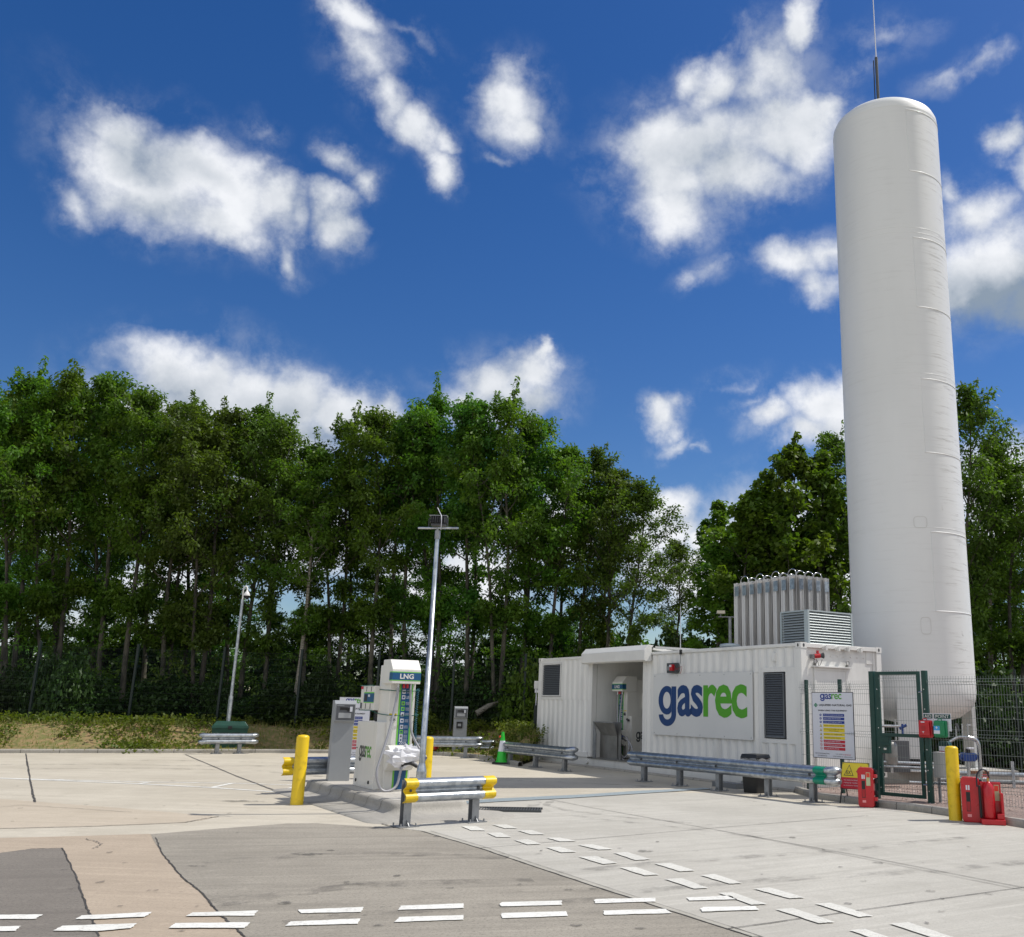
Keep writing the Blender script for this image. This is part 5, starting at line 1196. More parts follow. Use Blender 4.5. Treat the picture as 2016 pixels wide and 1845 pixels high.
# seams: raised weld bands and part-height vertical edges of the cover sheets
def hz_of(x, y):
    "height on the tank's near face at a survey pixel"
    d = ray(x, y); a = d[0]**2+d[1]**2; b = -2*(d[0]*TX+d[1]*TY); c = TX*TX+TY*TY-TR*TR
    t = (-b-math.sqrt(max(0, b*b-4*a*c)))/(2*a); p = d*t
    return EYE+p[2]-.33, math.atan2(p[1]-TY, p[0]-TX)
def band(mb, z, a0, a1, n=60, w=.02, t=.006):
    A = [a0+(a1-a0)*i/n for i in range(n+1)]; r_ = TR+t
    vs = []
    for a in A:
        for rr_, zz in ((TR-.002, z-w), (r_, z-w*.5), (r_, z+w*.5), (TR-.002, z+w)): vs.append((rr_*math.cos(a), rr_*math.sin(a), zz))
    mb.add(vs, [(i*4+j, (i+1)*4+j, (i+1)*4+j+1, i*4+j+1) for i in range(n) for j in range(3)], M_tank, True)
mb = MB()
mb = None
for (xx, y0_, y1_) in ((1783, 215, 335), (1797, 467, 603), (1813, 745, 890), (1833, 1047, 1203)):
    mb = MB(); za, a0 = hz_of(xx, y0_); zb, _ = hz_of(xx, y1_)
    band(mb, zb, a0, a0+R(110), w=.016, t=.009); band(mb, za, a0, a0+R(110), w=.016, t=.009)
    r_ = TR+.011; da = .012
    mb.add([((TR-.002)*math.cos(a0-da), (TR-.002)*math.sin(a0-da), z) for z in (za, zb)]+[(r_*math.cos(a0), r_*math.sin(a0), z) for z in (za, zb)]+[((TR-.002)*math.cos(a0+da), (TR-.002)*math.sin(a0+da), z) for z in (za, zb)], [(0, 1, 3, 2), (2, 3, 5, 4)], M_tank); mb.build('cover_seam', tk)
for z in (hz_of(1700, 470)[0], hz_of(1705, 745)[0], hz_of(1710, 1045)[0], hz_of(1720, 1205)[0], hz_of(1690, 620)[0]+2.2, 1.95, ZT-.55):
    mb = MB(); band(mb, z, 0, 2*math.pi, 96, .010, .003); mb.build('weld_seam', tk)
for a in (-113, 7, 127):
    an = R(a); c_, s_ = math.cos(an), math.sin(an)
    mb = MB(); w = .26
    o_ = (c_*(TR-.12), s_*(TR-.12)); tx_ = (-s_, c_)
    P4 = [(o_[0]-tx_[0]*w, o_[1]-tx_[1]*w), (o_[0]+tx_[0]*w, o_[1]+tx_[1]*w), (o_[0]+tx_[0]*w+c_*.1, o_[1]+tx_[1]*w+s_*.1), (o_[0]-tx_[0]*w+c_*.1, o_[1]-tx_[1]*w+s_*.1)]
    mb.prism([(x, y, .02) for x, y in P4], (0, 0, 1.95), M_tank)
    mb.prism([(o_[0]+tx_[0]*s1+c_*d1, o_[1]+tx_[1]*s1+s_*d1, 0) for s1, d1 in ((-.36, -.2), (.36, -.2), (.36, .3), (-.36, .3))], (0, 0, .03), M_tank)
    mb.build('leg', tk, .01)
    if a == -113:
        lk = [(o_[0]+tx_[0]*q1+c_*.103, o_[1]+tx_[1]*q1+s_*.103) for q1 in (-.19, .19)]
        m2 = MB(); m2.quad((*lk[0], .05), (*lk[1], .05), (*lk[1], .27), (*lk[0], .27), M_blk); m2.build('leg_opening_patch', tk)  # flat black patch painted for the dark inside the opening
mb = MB(); mb.box(-.85, -.65, -.06, .06, ZT-.12, ZT+.28, M_tank); mb.build('lifting_lug', tk, .02)
mb = MB(); mb.tube([(-.35, -.3, ZT-.1), (-.35, -.3, ZT+.04)], .09, M_tank, 12); mb.tube([(.35, .1, ZT-.1), (.35, .1, ZT+.05)], .16, M_tank, 14); mb.build('top_nozzle', tk)
q = 2.0
mb = MB(); mb.tube([(-.12, 0, ZT-.05), (-.12, 0, ZT+2.0)], .045, M_dkgrey, 8); mb.tube([(-.22, .0, ZT-.05), (-.2, 0, ZT+1.9)], .015, M_blk, 6); ms = mb.build('mast', tk)
mb = MB(); mb.tube([(-.12, 0, ZT+2.0), (-.12, 0, ZT+2.1), (-.12, 0, ZT+6.5)], [.02, .016, .010], M_sign, 6); mb.build('aerial_rod', ms)
# patched manhole outlines
mb = MB()
for xx, yy, w_, h_ in ((1823, 1232, .12, .20), (1812, 1028, .16, .14)):
    z, a0 = hz_of(xx, yy)
    for k in range(24):
        a = 2*math.pi*k/24; b = 2*math.pi*(k+1)/24; sq = lambda v: math.copysign(abs(v)**.5, v)
        P = [(a0+sq(math.cos(q_))*w_*f/TR, z+sq(math.sin(q_))*h_*f) for q_ in (a, b) for f in (1, .92)]
        V = [((TR+.006)*math.cos(p[0]), (TR+.006)*math.sin(p[0]), p[1]) for p in (P[0], P[1], P[3], P[2])]; mb.quad(*V, mat('weld_line', (.60, .59, .565), .5))
mb.build('weld_marks', tk)
# plinth
tp = CW(0, 0)
c0 = G(1735, 1549); c1 = G(2008, 1548.5)
dv = (c1-c0).normalized(); nv = Vector((-dv.y, dv.x, 0)); L = (c1-c0).length
c0 = c0-dv*1.2
mb = MB(); mb.prism([(c0)[:], (c1)[:], (c1+nv*5)[:], (c0+nv*5)[:]], (0, 0, .345), M_kerb); o = mb.build('tank_plinth', None, .012); tag(o, 'thick grey concrete slab on which the white tank stands', 'concrete plinth')

# ================================================================== PIPEWORK near the tank
def at_comp(px_, py_, depth):
    return atY(px_, py_, depth)
pw = thing('pipework', 'silver valves and bent pipe in front of the tank behind the fence', 'pipework', (7.0, 21.2, .0))
def L3(x, y, Y): v = atY(x, y, Y); return (v.x-7.0, v.y-21.2, v.z)
Yp = 20.6
mb = MB(); mb.tube(bez([L3(1932, 1540, Yp), L3(1928, 1480, Yp), L3(1925, 1462, Yp), L3(1917, 1455, Yp), L3(1905, 1452, Yp)], 10), .042, M_steel, 12)
mb.tube(bez([L3(1905, 1452, Yp), L3(1885, 1452, Yp), L3(1868, 1462, Yp)], 8), .03, M_steel, 8)
for x in (1883, 1895, 1906): mb.tube([L3(x, 1452, Yp), L3(x-1, 1425, Yp)], .02, M_steel, 8)
mb.tube([L3(1882, 1425, Yp), L3(1887, 1440, Yp)], .035, M_dkgrey, 8); mb.tube([L3(1902, 1428, Yp), L3(1911, 1428, Yp)], .015, M_steel, 6)
mb.tube([L3(1908, 1545, Yp), L3(1907, 1500, Yp)], .035, M_steel, 10); mb.tube([L3(1880, 1530, Yp), L3(1945, 1534, Yp)], .03, M_steel, 10); mb.tube([L3(1790, 1540, Yp), L3(1870, 1543, Yp)], .03, M_steel, 10)
mb.build('pipes', pw)
mb = MB(); c = Vector(L3(1906, 1490, Yp)); mb.box(c.x-.13, c.x+.13, c.y-.09, c.y+.09, c.z-.09, c.z+.08, M_bluev); mb.tube([(c.x-.17, c.y, c.z), (c.x+.17, c.y, c.z)], .07, M_bluev, 14); mb.tube([(c.x, c.y, c.z+.08), (c.x, c.y, c.z+.16)], .05, M_blk, 10); mb.box(c.x-.03, c.x+.1, c.y-.12, c.y+.02, c.z+.15, c.z+.19, M_sign)
mb.build('actuator', pw, .015, 'blue valve actuator')
mb = MB(); c = Vector(L3(1872, 1535, Yp)); mb.tube(bez([tuple(c), (c.x+.06, c.y-.1, c.z+.2), (c.x-.02, c.y, c.z+.35), (c.x+.04, c.y, c.z+.5)], 8), .008, M_sign, 5); mb.tube(bez([(c.x+.2, c.y, c.z+.5), (c.x+.42, c.y, c.z+.45), (c.x+.35, c.y, c.z+.1)], 8), .01, M_sign, 5); mb.build('cables', pw)
# white enclosure and dark green cabinet
en = thing('control_cabinet', 'pale grey control cabinet on a stand behind the fence beside the bollard', 'control cabinet', Vector((atY(1839, 1533, 17.75).x, 17.75, .07)), gz)
mb = MB(); mb.box(0, .30, 0, .18, .42, .86, mat('cabinet_grey', (.48, .48, .47), .45)); mb.build('case', en, .008); mb = MB(); mb.box(.04, .08, .05, .09, 0, .42, M_galvd).box(.22, .26, .05, .09, 0, .42, M_galvd); mb.box(-.1, .5, .05, .08, .3, .34, M_galvd); mb.build('stand', en)
gc = thing('green_cabinet', 'small dark green wall box with a white label above the pale cabinet', 'green box', Vector((atY(1847, 1488, 18.0).x, 18.0, atY(1847, 1488, 18.0).z)), gz)
mb = MB(); frus(mb, 0, .22, 0, .14, 0, .20, .98, M_green); frus(mb, 0, .22, 0, .14, .20, .26, .7, M_green); mb.build('case', gc, .008); MB().box(.03, .19, -.004, .003, .06, .17, M_sign).box(.03, .19, -.006, -.004, .06, .09, mat('maroon', (.25, .01, .06), .5)).build('label_plate', gc)
# grey pump skid seen through the gate
sk = thing('pump_skid', 'grey pump vessel and valves seen through the mesh gate', 'pump', atY(1757, 1530, 20.9)*1.0)
sk.location.z = .07
mb = MB(); mb.lathe([(0, .42), (.10, .44), (.13, .5), (.13, .85), (.10, .92), (.0, .95)], M_steeld, 18); mb.tube([(0, 0, .42), (0, 0, .3)], .03, M_steel, 8); mb.build('vessel', sk)
mb = MB(); mb.box(-.1, .45, .2, .5, .3, .95, M_greyd); mb.build('housing', sk, .01)
mb = MB(); mb.tube([(-.2, 0, 1.25), (.2, 0, 1.25)], .03, M_steel, 8); mb.tube([(.12, 0, .95), (.12, 0, 1.4)], .02, M_steel, 8); mb.tube([(.2, 0, 1.2), (.34, -.05, 1.28)], .03, M_bluev, 8); mb.tube([(.26, 0, 1.1), (.26, 0, 1.3)], .025, M_bluev, 8); mb.tube([(-.3, .0, .52), (.9, -.1, .5)], .03, M_galv, 8); mb.tube([(-.3, -.1, .44), (.9, -.2, .42)], .02, M_galv, 8); mb.build('valves', sk)
# low cable ladder to the right
lr_ = thing('pipe_run', 'low galvanised pipe run on short stands behind the fence at the right edge', 'pipe run', G(2006, 1558)*1.0, R(-8))
mb = MB(); mb.tube([(-1.6, .3, .33), (3, -.1, .33)], .05, M_galv, 10); mb.tube([(-1.6, .15, .18), (3, -.25, .18)], .045, M_galvd, 10); mb.build('pipes', lr_)
for x in (-.1, 1.6): MB().box(x-.03, x+.03, -.05, .0, 0, .62, M_galv).build('stand', lr_)
tag(MB().box(-.2, .2, -.05, .05, 0, .06, M_timber).build('timber_block', None, .006, loc=atY(1928, 1519, 21.6)), 'short brown timber block lying on the tank plinth', 'timber block')
tb_ = bpy.data.objects['timber_block']; tb_.location.z = .346

# ================================================================== VEGETATION
def leafmat(name, col, col2, tr=.45):
    return mat(name, col, .52, col2=col2, scale=.9, lo=.35, hi=.65, trans=tr, objrand=.45, spec=.3)
LM = [leafmat('leaf_ash', (.125, .225, .022), (.060, .140, .016)), leafmat('leaf_cherry', (.105, .170, .022), (.070, .115, .018)), leafmat('leaf_maple', (.075, .160, .018), (.125, .205, .02)), leafmat('leaf_deep', (.055, .135, .020), (.085, .165, .02))]
M_bark = mat('bark', (.105, .094, .070), .9, col2=(.035, .033, .026), scale=5, stretch=(1, 1, .35), bump=.8, bscale=22, lo=.4, hi=.6, objrand=.6)
M_bark2 = mat('bark_dark', (.075, .062, .05), .9, col2=(.035, .03, .026), scale=5, bump=.8, bscale=22)
M_birch = mat('bark_birch', (.26, .24, .20), .8, col2=(.10, .08, .06), scale=7, stretch=(.5, .5, 3), lo=.5, hi=.6)

def leaves(pts, rg, n, rad, ln, wd, mats_w, droop=.5):
    "n leaves per point; each leaf two folded triangles pairs (a narrow diamond)"
    P = np.repeat(np.array(pts), n, axis=0); m = len(P)
    off = rg.normal(0, 1, (m, 3)); off /= np.linalg.norm(off, axis=1)[:, None]; off *= rad*rg.uniform(.15, 1, (m, 1))**.6; off[:, 2] *= .7
    c = P+off
    d = off/rad+rg.normal(0, .5, (m, 3)); d[:, 2] -= droop; d /= np.linalg.norm(d, axis=1)[:, None]
    up = rg.normal(0, .55, (m, 3)); up[:, 2] += 1
    s = np.cross(d, up); s /= np.linalg.norm(s, axis=1)[:, None]; nn = np.cross(s, d)
    L = ln*rg.uniform(.6, 1.25, (m, 1)); Wd = wd*rg.uniform(.6, 1.25, (m, 1))
    v = np.stack([c-d*L*.5, c+s*Wd*.5+nn*Wd*.12, c+d*L*.5, c-s*Wd*.5+nn*Wd*.12], 1).reshape(-1, 3)
    f = np.arange(m*4).reshape(m, 4)
    return v, f
def mesh_np(name, v, f, m):
    me = bpy.data.meshes.new(name); me.vertices.add(len(v)); me.vertices.foreach_set('co', v.astype(np.float32).ravel())
    nl = f.size; me.loops.add(nl); me.loops.foreach_set('vertex_index', f.astype(np.int32).ravel())
    me.polygons.add(len(f)); me.polygons.foreach_set('loop_start', np.arange(0, nl, f.shape[1], dtype=np.int32))
    me.materials.append(m); me.update(calc_edges=True); me.validate(); return me
def tree_mesh(seed, H=12., stems=1, crown0=.36, spread=2.3, lm=0, bark=None, dens=1., leaf=(.17, .085), open_=.0, lean=.0, low=.0):
    rg = np.random.default_rng(seed); tb = MB(); tips = []; shoots = []
    bark = bark or M_bark
    for s in range(stems):
        a = rg.uniform(0, 6.28); fork = 0 if s == 0 else rg.uniform(.02, .18)
        base = np.array([math.cos(a)*.12*s, math.sin(a)*.12*s, 0]); top = H*(1-.10*s-rg.uniform(0, .05))
        out = spread*.42*(s > 0)+lean
        n = 12; P = []
        ph = rg.uniform(0, 6.28, 2)
        for i in range(n+1):
            t = i/n; w = .22*math.sin(3.1*t*2+ph[0])*t
            P.append(base+np.array([math.cos(a)*out*t**1.1+w, math.sin(a)*out*t**1.1+.22*math.sin(2.7*t*2+ph[1])*t, top*t]))
        r0 = .095*(1-.2*s)*H/12
        tb.tube(P, [r0*(1-.93*(i/n)**.9)+.012 for i in range(n+1)], bark, 8, cap=False)
        nb = int(26*dens/(1+.35*(stems-1)))
        for b in range(nb):
            t = crown0*(.75 if b < 3 else 1)+(1-crown0)*(b+rg.uniform(0, 1))/nb; t = min(t, .985)
            k = t*n; i0 = min(int(k), n-1); p0 = P[i0]+(P[i0+1]-P[i0])*(k-i0)
            env = math.sin(math.pi*min(1, ((t-crown0)/(1-crown0)*.86+.14)))**.7 if t > crown0 else .35
            Lb = spread*max(.22, env)*rg.uniform(.6, 1.1)
            az = b*2.4+rg.uniform(-.5, .5); el = R(rg.uniform(18, 52)+t*14)
            d = np.array([math.cos(az)*math.cos(el), math.sin(az)*math.cos(el), math.sin(el)])
            m = 5; Q = [p0]
            for j in range(m):
                d = d+rg.normal(0, .16, 3)+np.array([0, 0, .05]); d /= np.linalg.norm(d); Q.append(Q[-1]+d*Lb/m)
            rb = max(.012, r0*(1-t)*.38+.012)
            tb.tube(Q, [rb*(1-.8*j/m) for j in range(m+1)], bark, 5, cap=False)
            ns = 6
            for q in range(ns):
                u = .25+.75*(q+rg.uniform(0, .8))/ns; kk = min(u, .99)*m; j0 = int(kk); s0 = Q[j0]+(Q[j0+1]-Q[j0])*(kk-j0)
                d2 = (Q[j0+1]-Q[j0]); d2 /= np.linalg.norm(d2); d2 = d2*.6+rg.normal(0, .6, 3)+np.array([0, 0, .15]); d2 /= np.linalg.norm(d2)
                Ls = Lb*.38*rg.uniform(.5, 1.1); e = s0+d2*Ls; e[2] -= .08
                tb.tube([s0, (s0+e)/2+np.array([0, 0, .05]), e], [.012, .009, .004], bark, 3, cap=False)
                if rg.uniform() < open_: continue
                tips += [s0+(e-s0)*.5, e, s0+(e-s0)*.78]
            tips.append(Q[-1])
        tips += [P[-1], P[-1]-np.array([0, 0, .3])]
        for q in range(9):        # thin shoots that break the outline
            s0 = np.array(tips[rg.integers(0, len(tips))]); 
            if s0[2] < H*.5: continue
            d = np.array([s0[0], s0[1], 0])*.35+np.array([0, 0, 1.])+rg.normal(0, .25, 3); d /= np.linalg.norm(d); e = s0+d*rg.uniform(.4, 1.0)
            tb.tube([s0, (s0+e)/2+rg.normal(0, .05, 3), e], [.012, .008, .003], bark, 3, cap=False)
            shoots += [s0+(e-s0)*u for u in (.45, .6, .75, .88, 1.)]
    if low:
        for _ in range(int(low)):
            z = rg.uniform(.05, .4)*H; a = rg.uniform(0, 6.28); r_ = rg.uniform(.2, 1.5); tips.append(np.array([math.cos(a)*r_, math.sin(a)*r_, z]))
    v, f = leaves(tips, rg, int(24 if leaf[0] < .2 else 13), .40, leaf[0], leaf[1], None)
    if shoots:
        v2, f2_ = leaves(shoots, rg, 9 if leaf[0] < .2 else 5, .17, leaf[0], leaf[1], None); f = np.vstack([f, f2_+len(v)]); v = np.vstack([v, v2])
    return tb.mesh('trunk'), mesh_np('crown', v, f, LM[lm])
TM = [tree_mesh(1, stems=1, crown0=.40, lm=0, spread=2.4, low=22), tree_mesh(2, stems=2, crown0=.40, lm=0, spread=2.7, low=22), tree_mesh(3, stems=1, crown0=.44, lm=3, spread=2.2, low=16),
      tree_mesh(4, stems=2, crown0=.30, lm=1, spread=2.9, dens=1.1, low=26), tree_mesh(5, stems=1, crown0=.30, lm=3, spread=2.3, low=26), tree_mesh(6, stems=3, crown0=.36, lm=0, spread=3.0, dens=1.1, low=22),
      tree_mesh(7, stems=1, crown0=.2, lm=2, spread=2.5, leaf=(.24, .19), low=16, open_=.1), tree_mesh(8, stems=2, crown0=.22, lm=2, spread=2.7, leaf=(.24, .19), open_=.15), tree_mesh(9, stems=1, crown0=.40, lm=0, spread=2.1, bark=M_birch, open_=.2, low=8),
      tree_mesh(10, stems=1, crown0=.26, lm=1, spread=2.9, dens=1.3, open_=.2, low=26), tree_mesh(11, stems=3, crown0=.30, lm=3, spread=2.5, bark=M_bark2, low=40)]
TM.append(tree_mesh(12, H=12, stems=2, crown0=.16, lm=3, spread=3.1, bark=M_bark2, dens=1.2, low=100))
tree_n = 0
def tree(var, xb, xt, yt, Y, label, cat='tree', group=None, wide=1., base=.72, yaw=None):
    global tree_n
    b = atY(xb, 1410, Y); tp_ = atY(xt, yt, Y); h = tp_.z-base
    lean = (tp_.x-b.x)*.75
    t = thing('tree', label, cat, (b.x, Y, base), 0, group)
    s = h/12.0
    tr, cr = TM[var]
    yaw = random.uniform(0, 6.28) if yaw is None else yaw
    for nme, me in (('trunk', tr), ('crown', cr)):
        o = bpy.data.objects.new(nme, me); COL.objects.link(o); o.parent = t; o.rotation_euler = (0, 0, yaw)
    t.rotation_euler = (0, math.atan2(lean, h), 0); k = (s*.6+.4)*wide; t.scale = (k, k, s)
    tree_n += 1; return t
GRP = 'trees of the belt behind the yard'
front = [
 (1, 22, 45, 733, 35.2, 'leafy ash tree leftmost in the belt, trunks close to the left picture edge'),
 (5, 108, 132, 722, 35.6, 'tall many stemmed ash with forked pale trunks, second from the left edge'),
 (0, 190, 208, 712, 36.2, 'bright green topped ash reaching highest on the left side of the belt'),
 (0, 238, 285, 742, 35.4, 'slim wavy trunked ash standing right of the highest left crown'),
 (3, 318, 345, 772, 36.0, 'olive leaved cherry tree left of the dome camera post'),
 (3, 388, 452, 782, 35.3, 'broad olive cherry tree with paired leaning trunks behind the grit bin'),
 (9, 470, 525, 800, 36.2, 'olive tree with thin twigs sticking out at the dip of the treetops'),
 (9, 520, 548, 828, 36.0, 'loose crowned tree at the low dip in the treetops'),
 (8, 577, 640, 872, 35.0, 'pale barked birch leaning right, left of the near grey terminal'),
 (1, 660, 690, 820, 36.3, 'rounded ash between the leaning birch and the dispenser'),
 (0, 728, 742, 782, 35.0, 'straight pale trunked ash right behind the white dispenser'),
 (2, 796, 800, 798, 36.0, 'dark leaved ash just left of the island floodlight post'),
 (1, 858, 866, 768, 35.8, 'tall deep green ash crowning behind the island floodlight'),
 (2, 916, 925, 785, 35.0, 'slim ash whose trunk rises behind the distant grey terminal'),
 (1, 984, 1005, 778, 34.6, 'thick trunked pale barked ash right of the distant grey terminal'),
 (0, 1020, 1060, 806, 35.6, 'ash with thin right leaning trunk behind the traffic cone'),
 (0, 1078, 1122, 850, 35.2, 'stepped crowned ash above the left end of the container'),
 (9, 1132, 1180, 884, 35.8, 'brownish green tree above the left container louvre'),
 (9, 1182, 1228, 920, 35.4, 'brownish green tree directly above the white canopy'),
 (9, 1228, 1272, 948, 34.6, 'outermost tree of the long belt, twigs reaching out to the right of the canopy'),
 (9, 1322, 1342, 1066, 42, 'small yellowish olive tree standing in the gap between both tree groups'),
 (6, 1405, 1425, 1052, 33.5, 'low maple left of the finned vaporiser tubes'),
 (6, 1465, 1478, 945, 33.0, 'round leaved maple rising behind the left vaporiser tubes'),
 (7, 1520, 1535, 915, 34.0, 'broad maple behind the middle of the vaporiser tubes'),
 (6, 1562, 1566, 852, 33.0, 'tallest maple, topmost behind the vaporiser tubes'),
 (7, 1612, 1618, 885, 33.6, 'maple between the tallest maple and the white tank'),
 (9, 1655, 1650, 862, 35.0, 'thin twiggy tree partly hidden by the left side of the white tank'),
 (9, 1905, 1908, 775, 30, 'tall olive tree immediately right of the white tank'),
 (8, 1950, 1962, 862, 31, 'sparse grey twigged tree right of the white tank'),
 (1, 1990, 2005, 905, 30, 'tree at the right edge of the photo beyond the tank'),
]
for v_, xb, xt, yt, Y, lab in front: tree(v_, xb, xt, yt+(16 if xb < 1300 else 8), Y, lab, group=GRP)
LB = 'shaded slim tree deep in the belt, behind the front row of trees'
rs = random.Random(4)
def top_at(x):
    P = [(-200, 735), (0, 740), (200, 730), (300, 775), (450, 800), (560, 870), (640, 900), (720, 810), (860, 790), (1050, 815), (1130, 870), (1240, 945), (1300, 1090)]
    for a, b in zip(P[:-1], P[1:]):
        if a[0] <= x <= b[0]: return a[1]+(b[1]-a[1])*(x-a[0])/(b[0]-a[0])
    return 900
for i in range(16):
    x = -60+i*84+rs.uniform(-14, 14); tree(rs.choice([2, 4, 0, 2, 8]), x-10, x, top_at(x)+rs.uniform(15, 60), rs.uniform(38.5, 41), LB, group='shaded trees deep in the belt')
for i in range(10):
    x = -80+i*135+rs.uniform(-20, 20); tree(rs.choice([11, 10]), x-10, x, top_at(x)+rs.uniform(260, 400), rs.uniform(43, 46), LB, group='shaded trees deep in the belt', wide=1.25)
for i in range(3):
    x = 1430+i*85; tree(rs.choice([7, 6]), x, x, 1010+rs.uniform(-30, 60), rs.uniform(38, 40), 'maple in the second row behind the finned vaporiser tubes', group='second row maples')
for i in range(3):
    x = 1890+i*50; tree(rs.choice([4, 10]), x, x, 1040+rs.uniform(-30, 60), rs.uniform(34, 37), 'dark tree in the second row right of the white tank', group='second row trees right of the tank', wide=1.2)
# undergrowth bushes
def bush_mesh(seed, m, leaf=(.13, .075), n=240):
    rg = np.random.default_rng(seed); tips = []; st = MB()
    for i in range(n):
        a = rg.uniform(0, 6.28); r_ = rg.uniform(0, 1)**.5; z = rg.uniform(.08, 1)*(1-.55*r_*r_)*1.0
        tips.append((math.cos(a)*r_*.95, math.sin(a)*r_*.95, z*1.3))
    for i in range(10):
        t_ = tips[i*7]; st.tube([(0, 0, 0), (t_[0]*.5, t_[1]*.5, t_[2]*.6), t_], [.02, .014, .005], M_bark2, 4, cap=False)
    v, f = leaves(tips, rg, 11, .2, leaf[0], leaf[1], None, .2); return st.mesh('stems'), mesh_np('foliage', v, f, m)
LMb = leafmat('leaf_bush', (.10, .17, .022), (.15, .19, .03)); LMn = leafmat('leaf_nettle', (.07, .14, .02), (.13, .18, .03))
LMd = leafmat('leaf_shade', (.022, .052, .010), (.036, .070, .012), .25); BM = [bush_mesh(21, LMd), bush_mesh(22, LMd, (.16, .10)), bush_mesh(23, LMb, (.12, .08))]  # leaf_shade: the belt's undergrowth shade is put into this darkened leaf colour
def bush(v_, x, y, z, w, h, label, group):
    t = thing('bush', label, 'bush', (x, y, z), rs.uniform(0, 6.28), group)
    for nme, me in (('stems', BM[v_][0]), ('foliage', BM[v_][1])):
        o = bpy.data.objects.new(nme, me); COL.objects.link(o); o.parent = t
    t.scale = (w, w, h)
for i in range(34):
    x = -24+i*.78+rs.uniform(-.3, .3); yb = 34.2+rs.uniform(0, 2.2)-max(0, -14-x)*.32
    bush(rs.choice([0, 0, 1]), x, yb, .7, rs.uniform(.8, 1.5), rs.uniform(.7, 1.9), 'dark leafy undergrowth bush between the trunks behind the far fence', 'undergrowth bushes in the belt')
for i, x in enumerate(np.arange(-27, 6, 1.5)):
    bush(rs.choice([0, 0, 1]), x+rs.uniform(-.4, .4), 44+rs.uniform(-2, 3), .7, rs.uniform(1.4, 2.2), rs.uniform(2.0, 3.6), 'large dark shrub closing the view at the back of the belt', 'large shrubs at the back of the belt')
for (x, y, w, h, lab) in ((-1.9, 33.0, 1.1, 1.7, 'fresh green bush left of the container beside the detector post'), (-2.9, 34.0, 1.3, 2.2, 'taller green bush behind the traffic cone'), (-7.2, 33.5, 1.0, 1.0, 'rounded green bush right of the island post on the bank')):
    bush(2, x, y, .5, w, h, lab, 'bright bushes on the bank')
for i in range(14):
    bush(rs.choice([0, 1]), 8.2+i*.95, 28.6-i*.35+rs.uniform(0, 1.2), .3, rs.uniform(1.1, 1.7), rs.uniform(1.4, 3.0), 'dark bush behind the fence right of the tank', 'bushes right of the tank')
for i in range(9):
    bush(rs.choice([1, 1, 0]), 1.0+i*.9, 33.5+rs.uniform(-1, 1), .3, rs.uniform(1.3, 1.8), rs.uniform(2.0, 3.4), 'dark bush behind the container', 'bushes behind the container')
# fallen log
lg = atY(938, 1405, 34.0); lg2 = atY(983, 1382, 34.3)
mb = MB(); mb.tube([lg, lg.lerp(lg2, .5)+Vector((0, 0, .05)), lg2], [.11, .09, .06], M_birch, 10); tag(mb.build('fallen_log'), 'pale broken log lying under the trees right of the distant terminal', 'log')

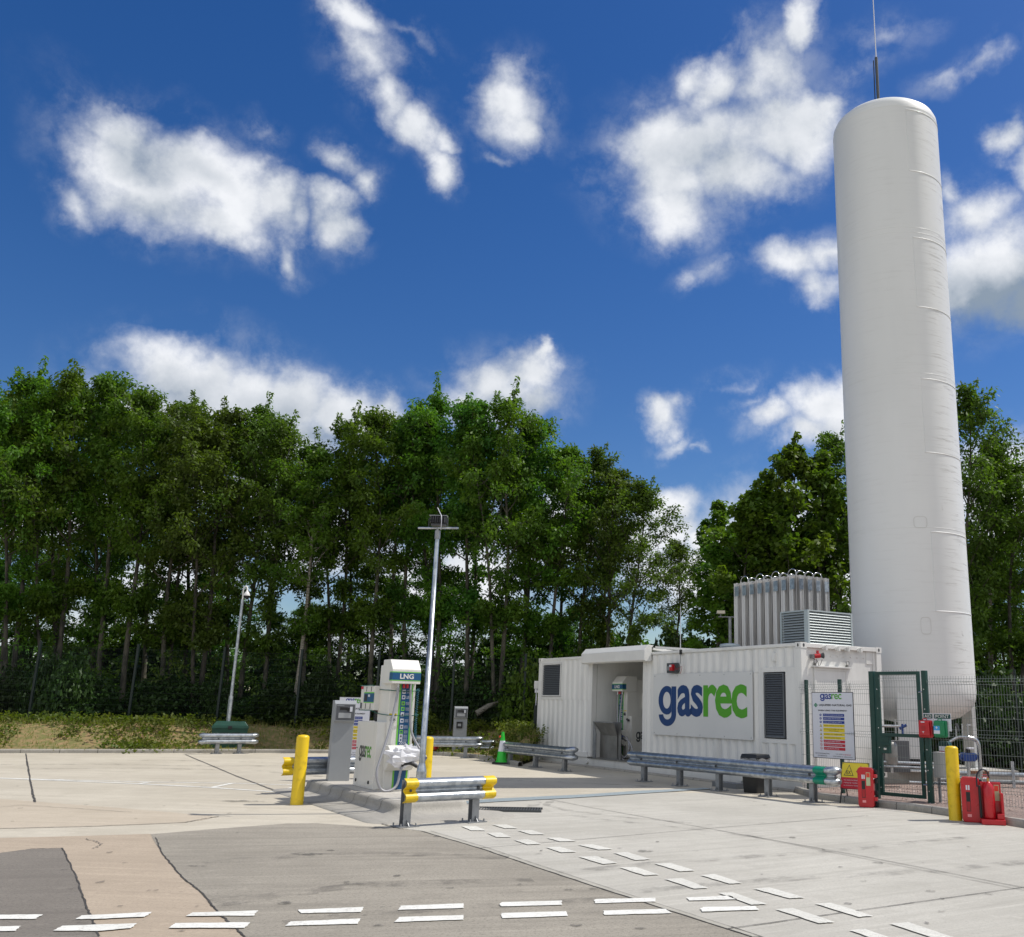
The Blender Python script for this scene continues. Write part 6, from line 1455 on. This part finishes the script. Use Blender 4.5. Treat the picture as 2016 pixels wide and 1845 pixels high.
# weeds, ivy and grass on the bank: uncountable
rg = np.random.default_rng(11); pts = []; gr = []
fa = np.array([[p.x, p.y] for p in foot]); fn = np.array([[n_.x, n_.y] for n_ in FN])
for _ in range(6500):
    i = rg.integers(0, len(fa)); t_ = rg.uniform(.25, 3.2)
    q = fa[i]+fn[i]*t_+rg.normal(0, .25, 2)
    cl = math.sin(q[0]*1.3+1)+math.sin(q[0]*.47+q[1]*.9)+.9*math.sin(q[0]*3.1)*math.cos(q[1]*2.2)+(t_-1.1)*.9+(.8 if q[0] > -9 else 0)
    if cl < .1+rg.normal(0, .45): continue
    if q[1] < 5 or q[0] < -32 or q[0] > 25: continue
    pts.append((q[0], q[1], bank_h(t_)+rg.uniform(.0, .09)+(rg.uniform(0, .16) if t_ > 2.1 else 0)))
v, f = leaves(pts, rg, 18, .26, .11, .085, None, -.1); o = bpy.data.objects.new('bank_weeds', mesh_np('bank_weeds', v, f, LMb)); COL.objects.link(o)
struct(tag(o, 'yellow green ivy and weeds spreading over the soil bank', 'weeds'), 'stuff')
bl = []
for _ in range(70000):
    i = rg.integers(0, len(fa)); t_ = rg.uniform(.15, 3.4)**1.0; q = fa[i]+fn[i]*t_+rg.normal(0, .2, 2)
    if q[0] < -34 or q[0] > 25: continue
    if math.sin(q[0]*.9)+math.cos(q[1]*2.3+q[0])+(t_-1.2)*.9 < -.6+rg.normal(0, .5): continue
    h = rg.uniform(.04, .15)*(1+.5*(t_ > 2.2)); a = rg.uniform(0, 6.28); w = .013; z = bank_h(t_)-.02
    c_, s_ = math.cos(a)*w, math.sin(a)*w; lx, ly = rg.normal(0, .3*h, 2)
    bl.append([(q[0]-c_, q[1]-s_, z), (q[0]+c_, q[1]+s_, z), (q[0]+lx+c_*.2, q[1]+ly+s_*.2, z+h), (q[0]+lx-c_*.2, q[1]+ly-s_*.2, z+h)])
v = np.array(bl).reshape(-1, 3); f = np.arange(len(v)).reshape(-1, 4)
o = bpy.data.objects.new('bank_grass', mesh_np('bank_grass', v, f, mat('grass_blade', (.17, .22, .035), .6, col2=(.27, .24, .08), scale=2.2, trans=.4))); COL.objects.link(o)
struct(tag(o, 'dry and green grass tufts on the soil bank', 'grass'), 'stuff')
# far woodland mass that closes the horizon
rg = np.random.default_rng(31); pts = []
for _ in range(5200):
    a = rg.uniform(R(-10), R(190)); d_ = rg.uniform(75, 95); x, y = math.cos(a)*d_, math.sin(a)*d_+5
    hh = 4.5+1.5*math.sin(a*13)+1.2*math.sin(a*29+1); pts.append((x, y, rg.uniform(0, 1)**.8*hh))
v, f = leaves(pts, rg, 9, 1.3, .75, .5, None, .1); o = bpy.data.objects.new('distant_wood', mesh_np('distant_wood', v, f, LM[3])); COL.objects.link(o)
struct(tag(o, 'distant dark woodland seen between the trunks', 'woodland'), 'stuff')

try:
    SC.cycles.max_bounces = 6; SC.cycles.transparent_max_bounces = 6
except Exception: pass
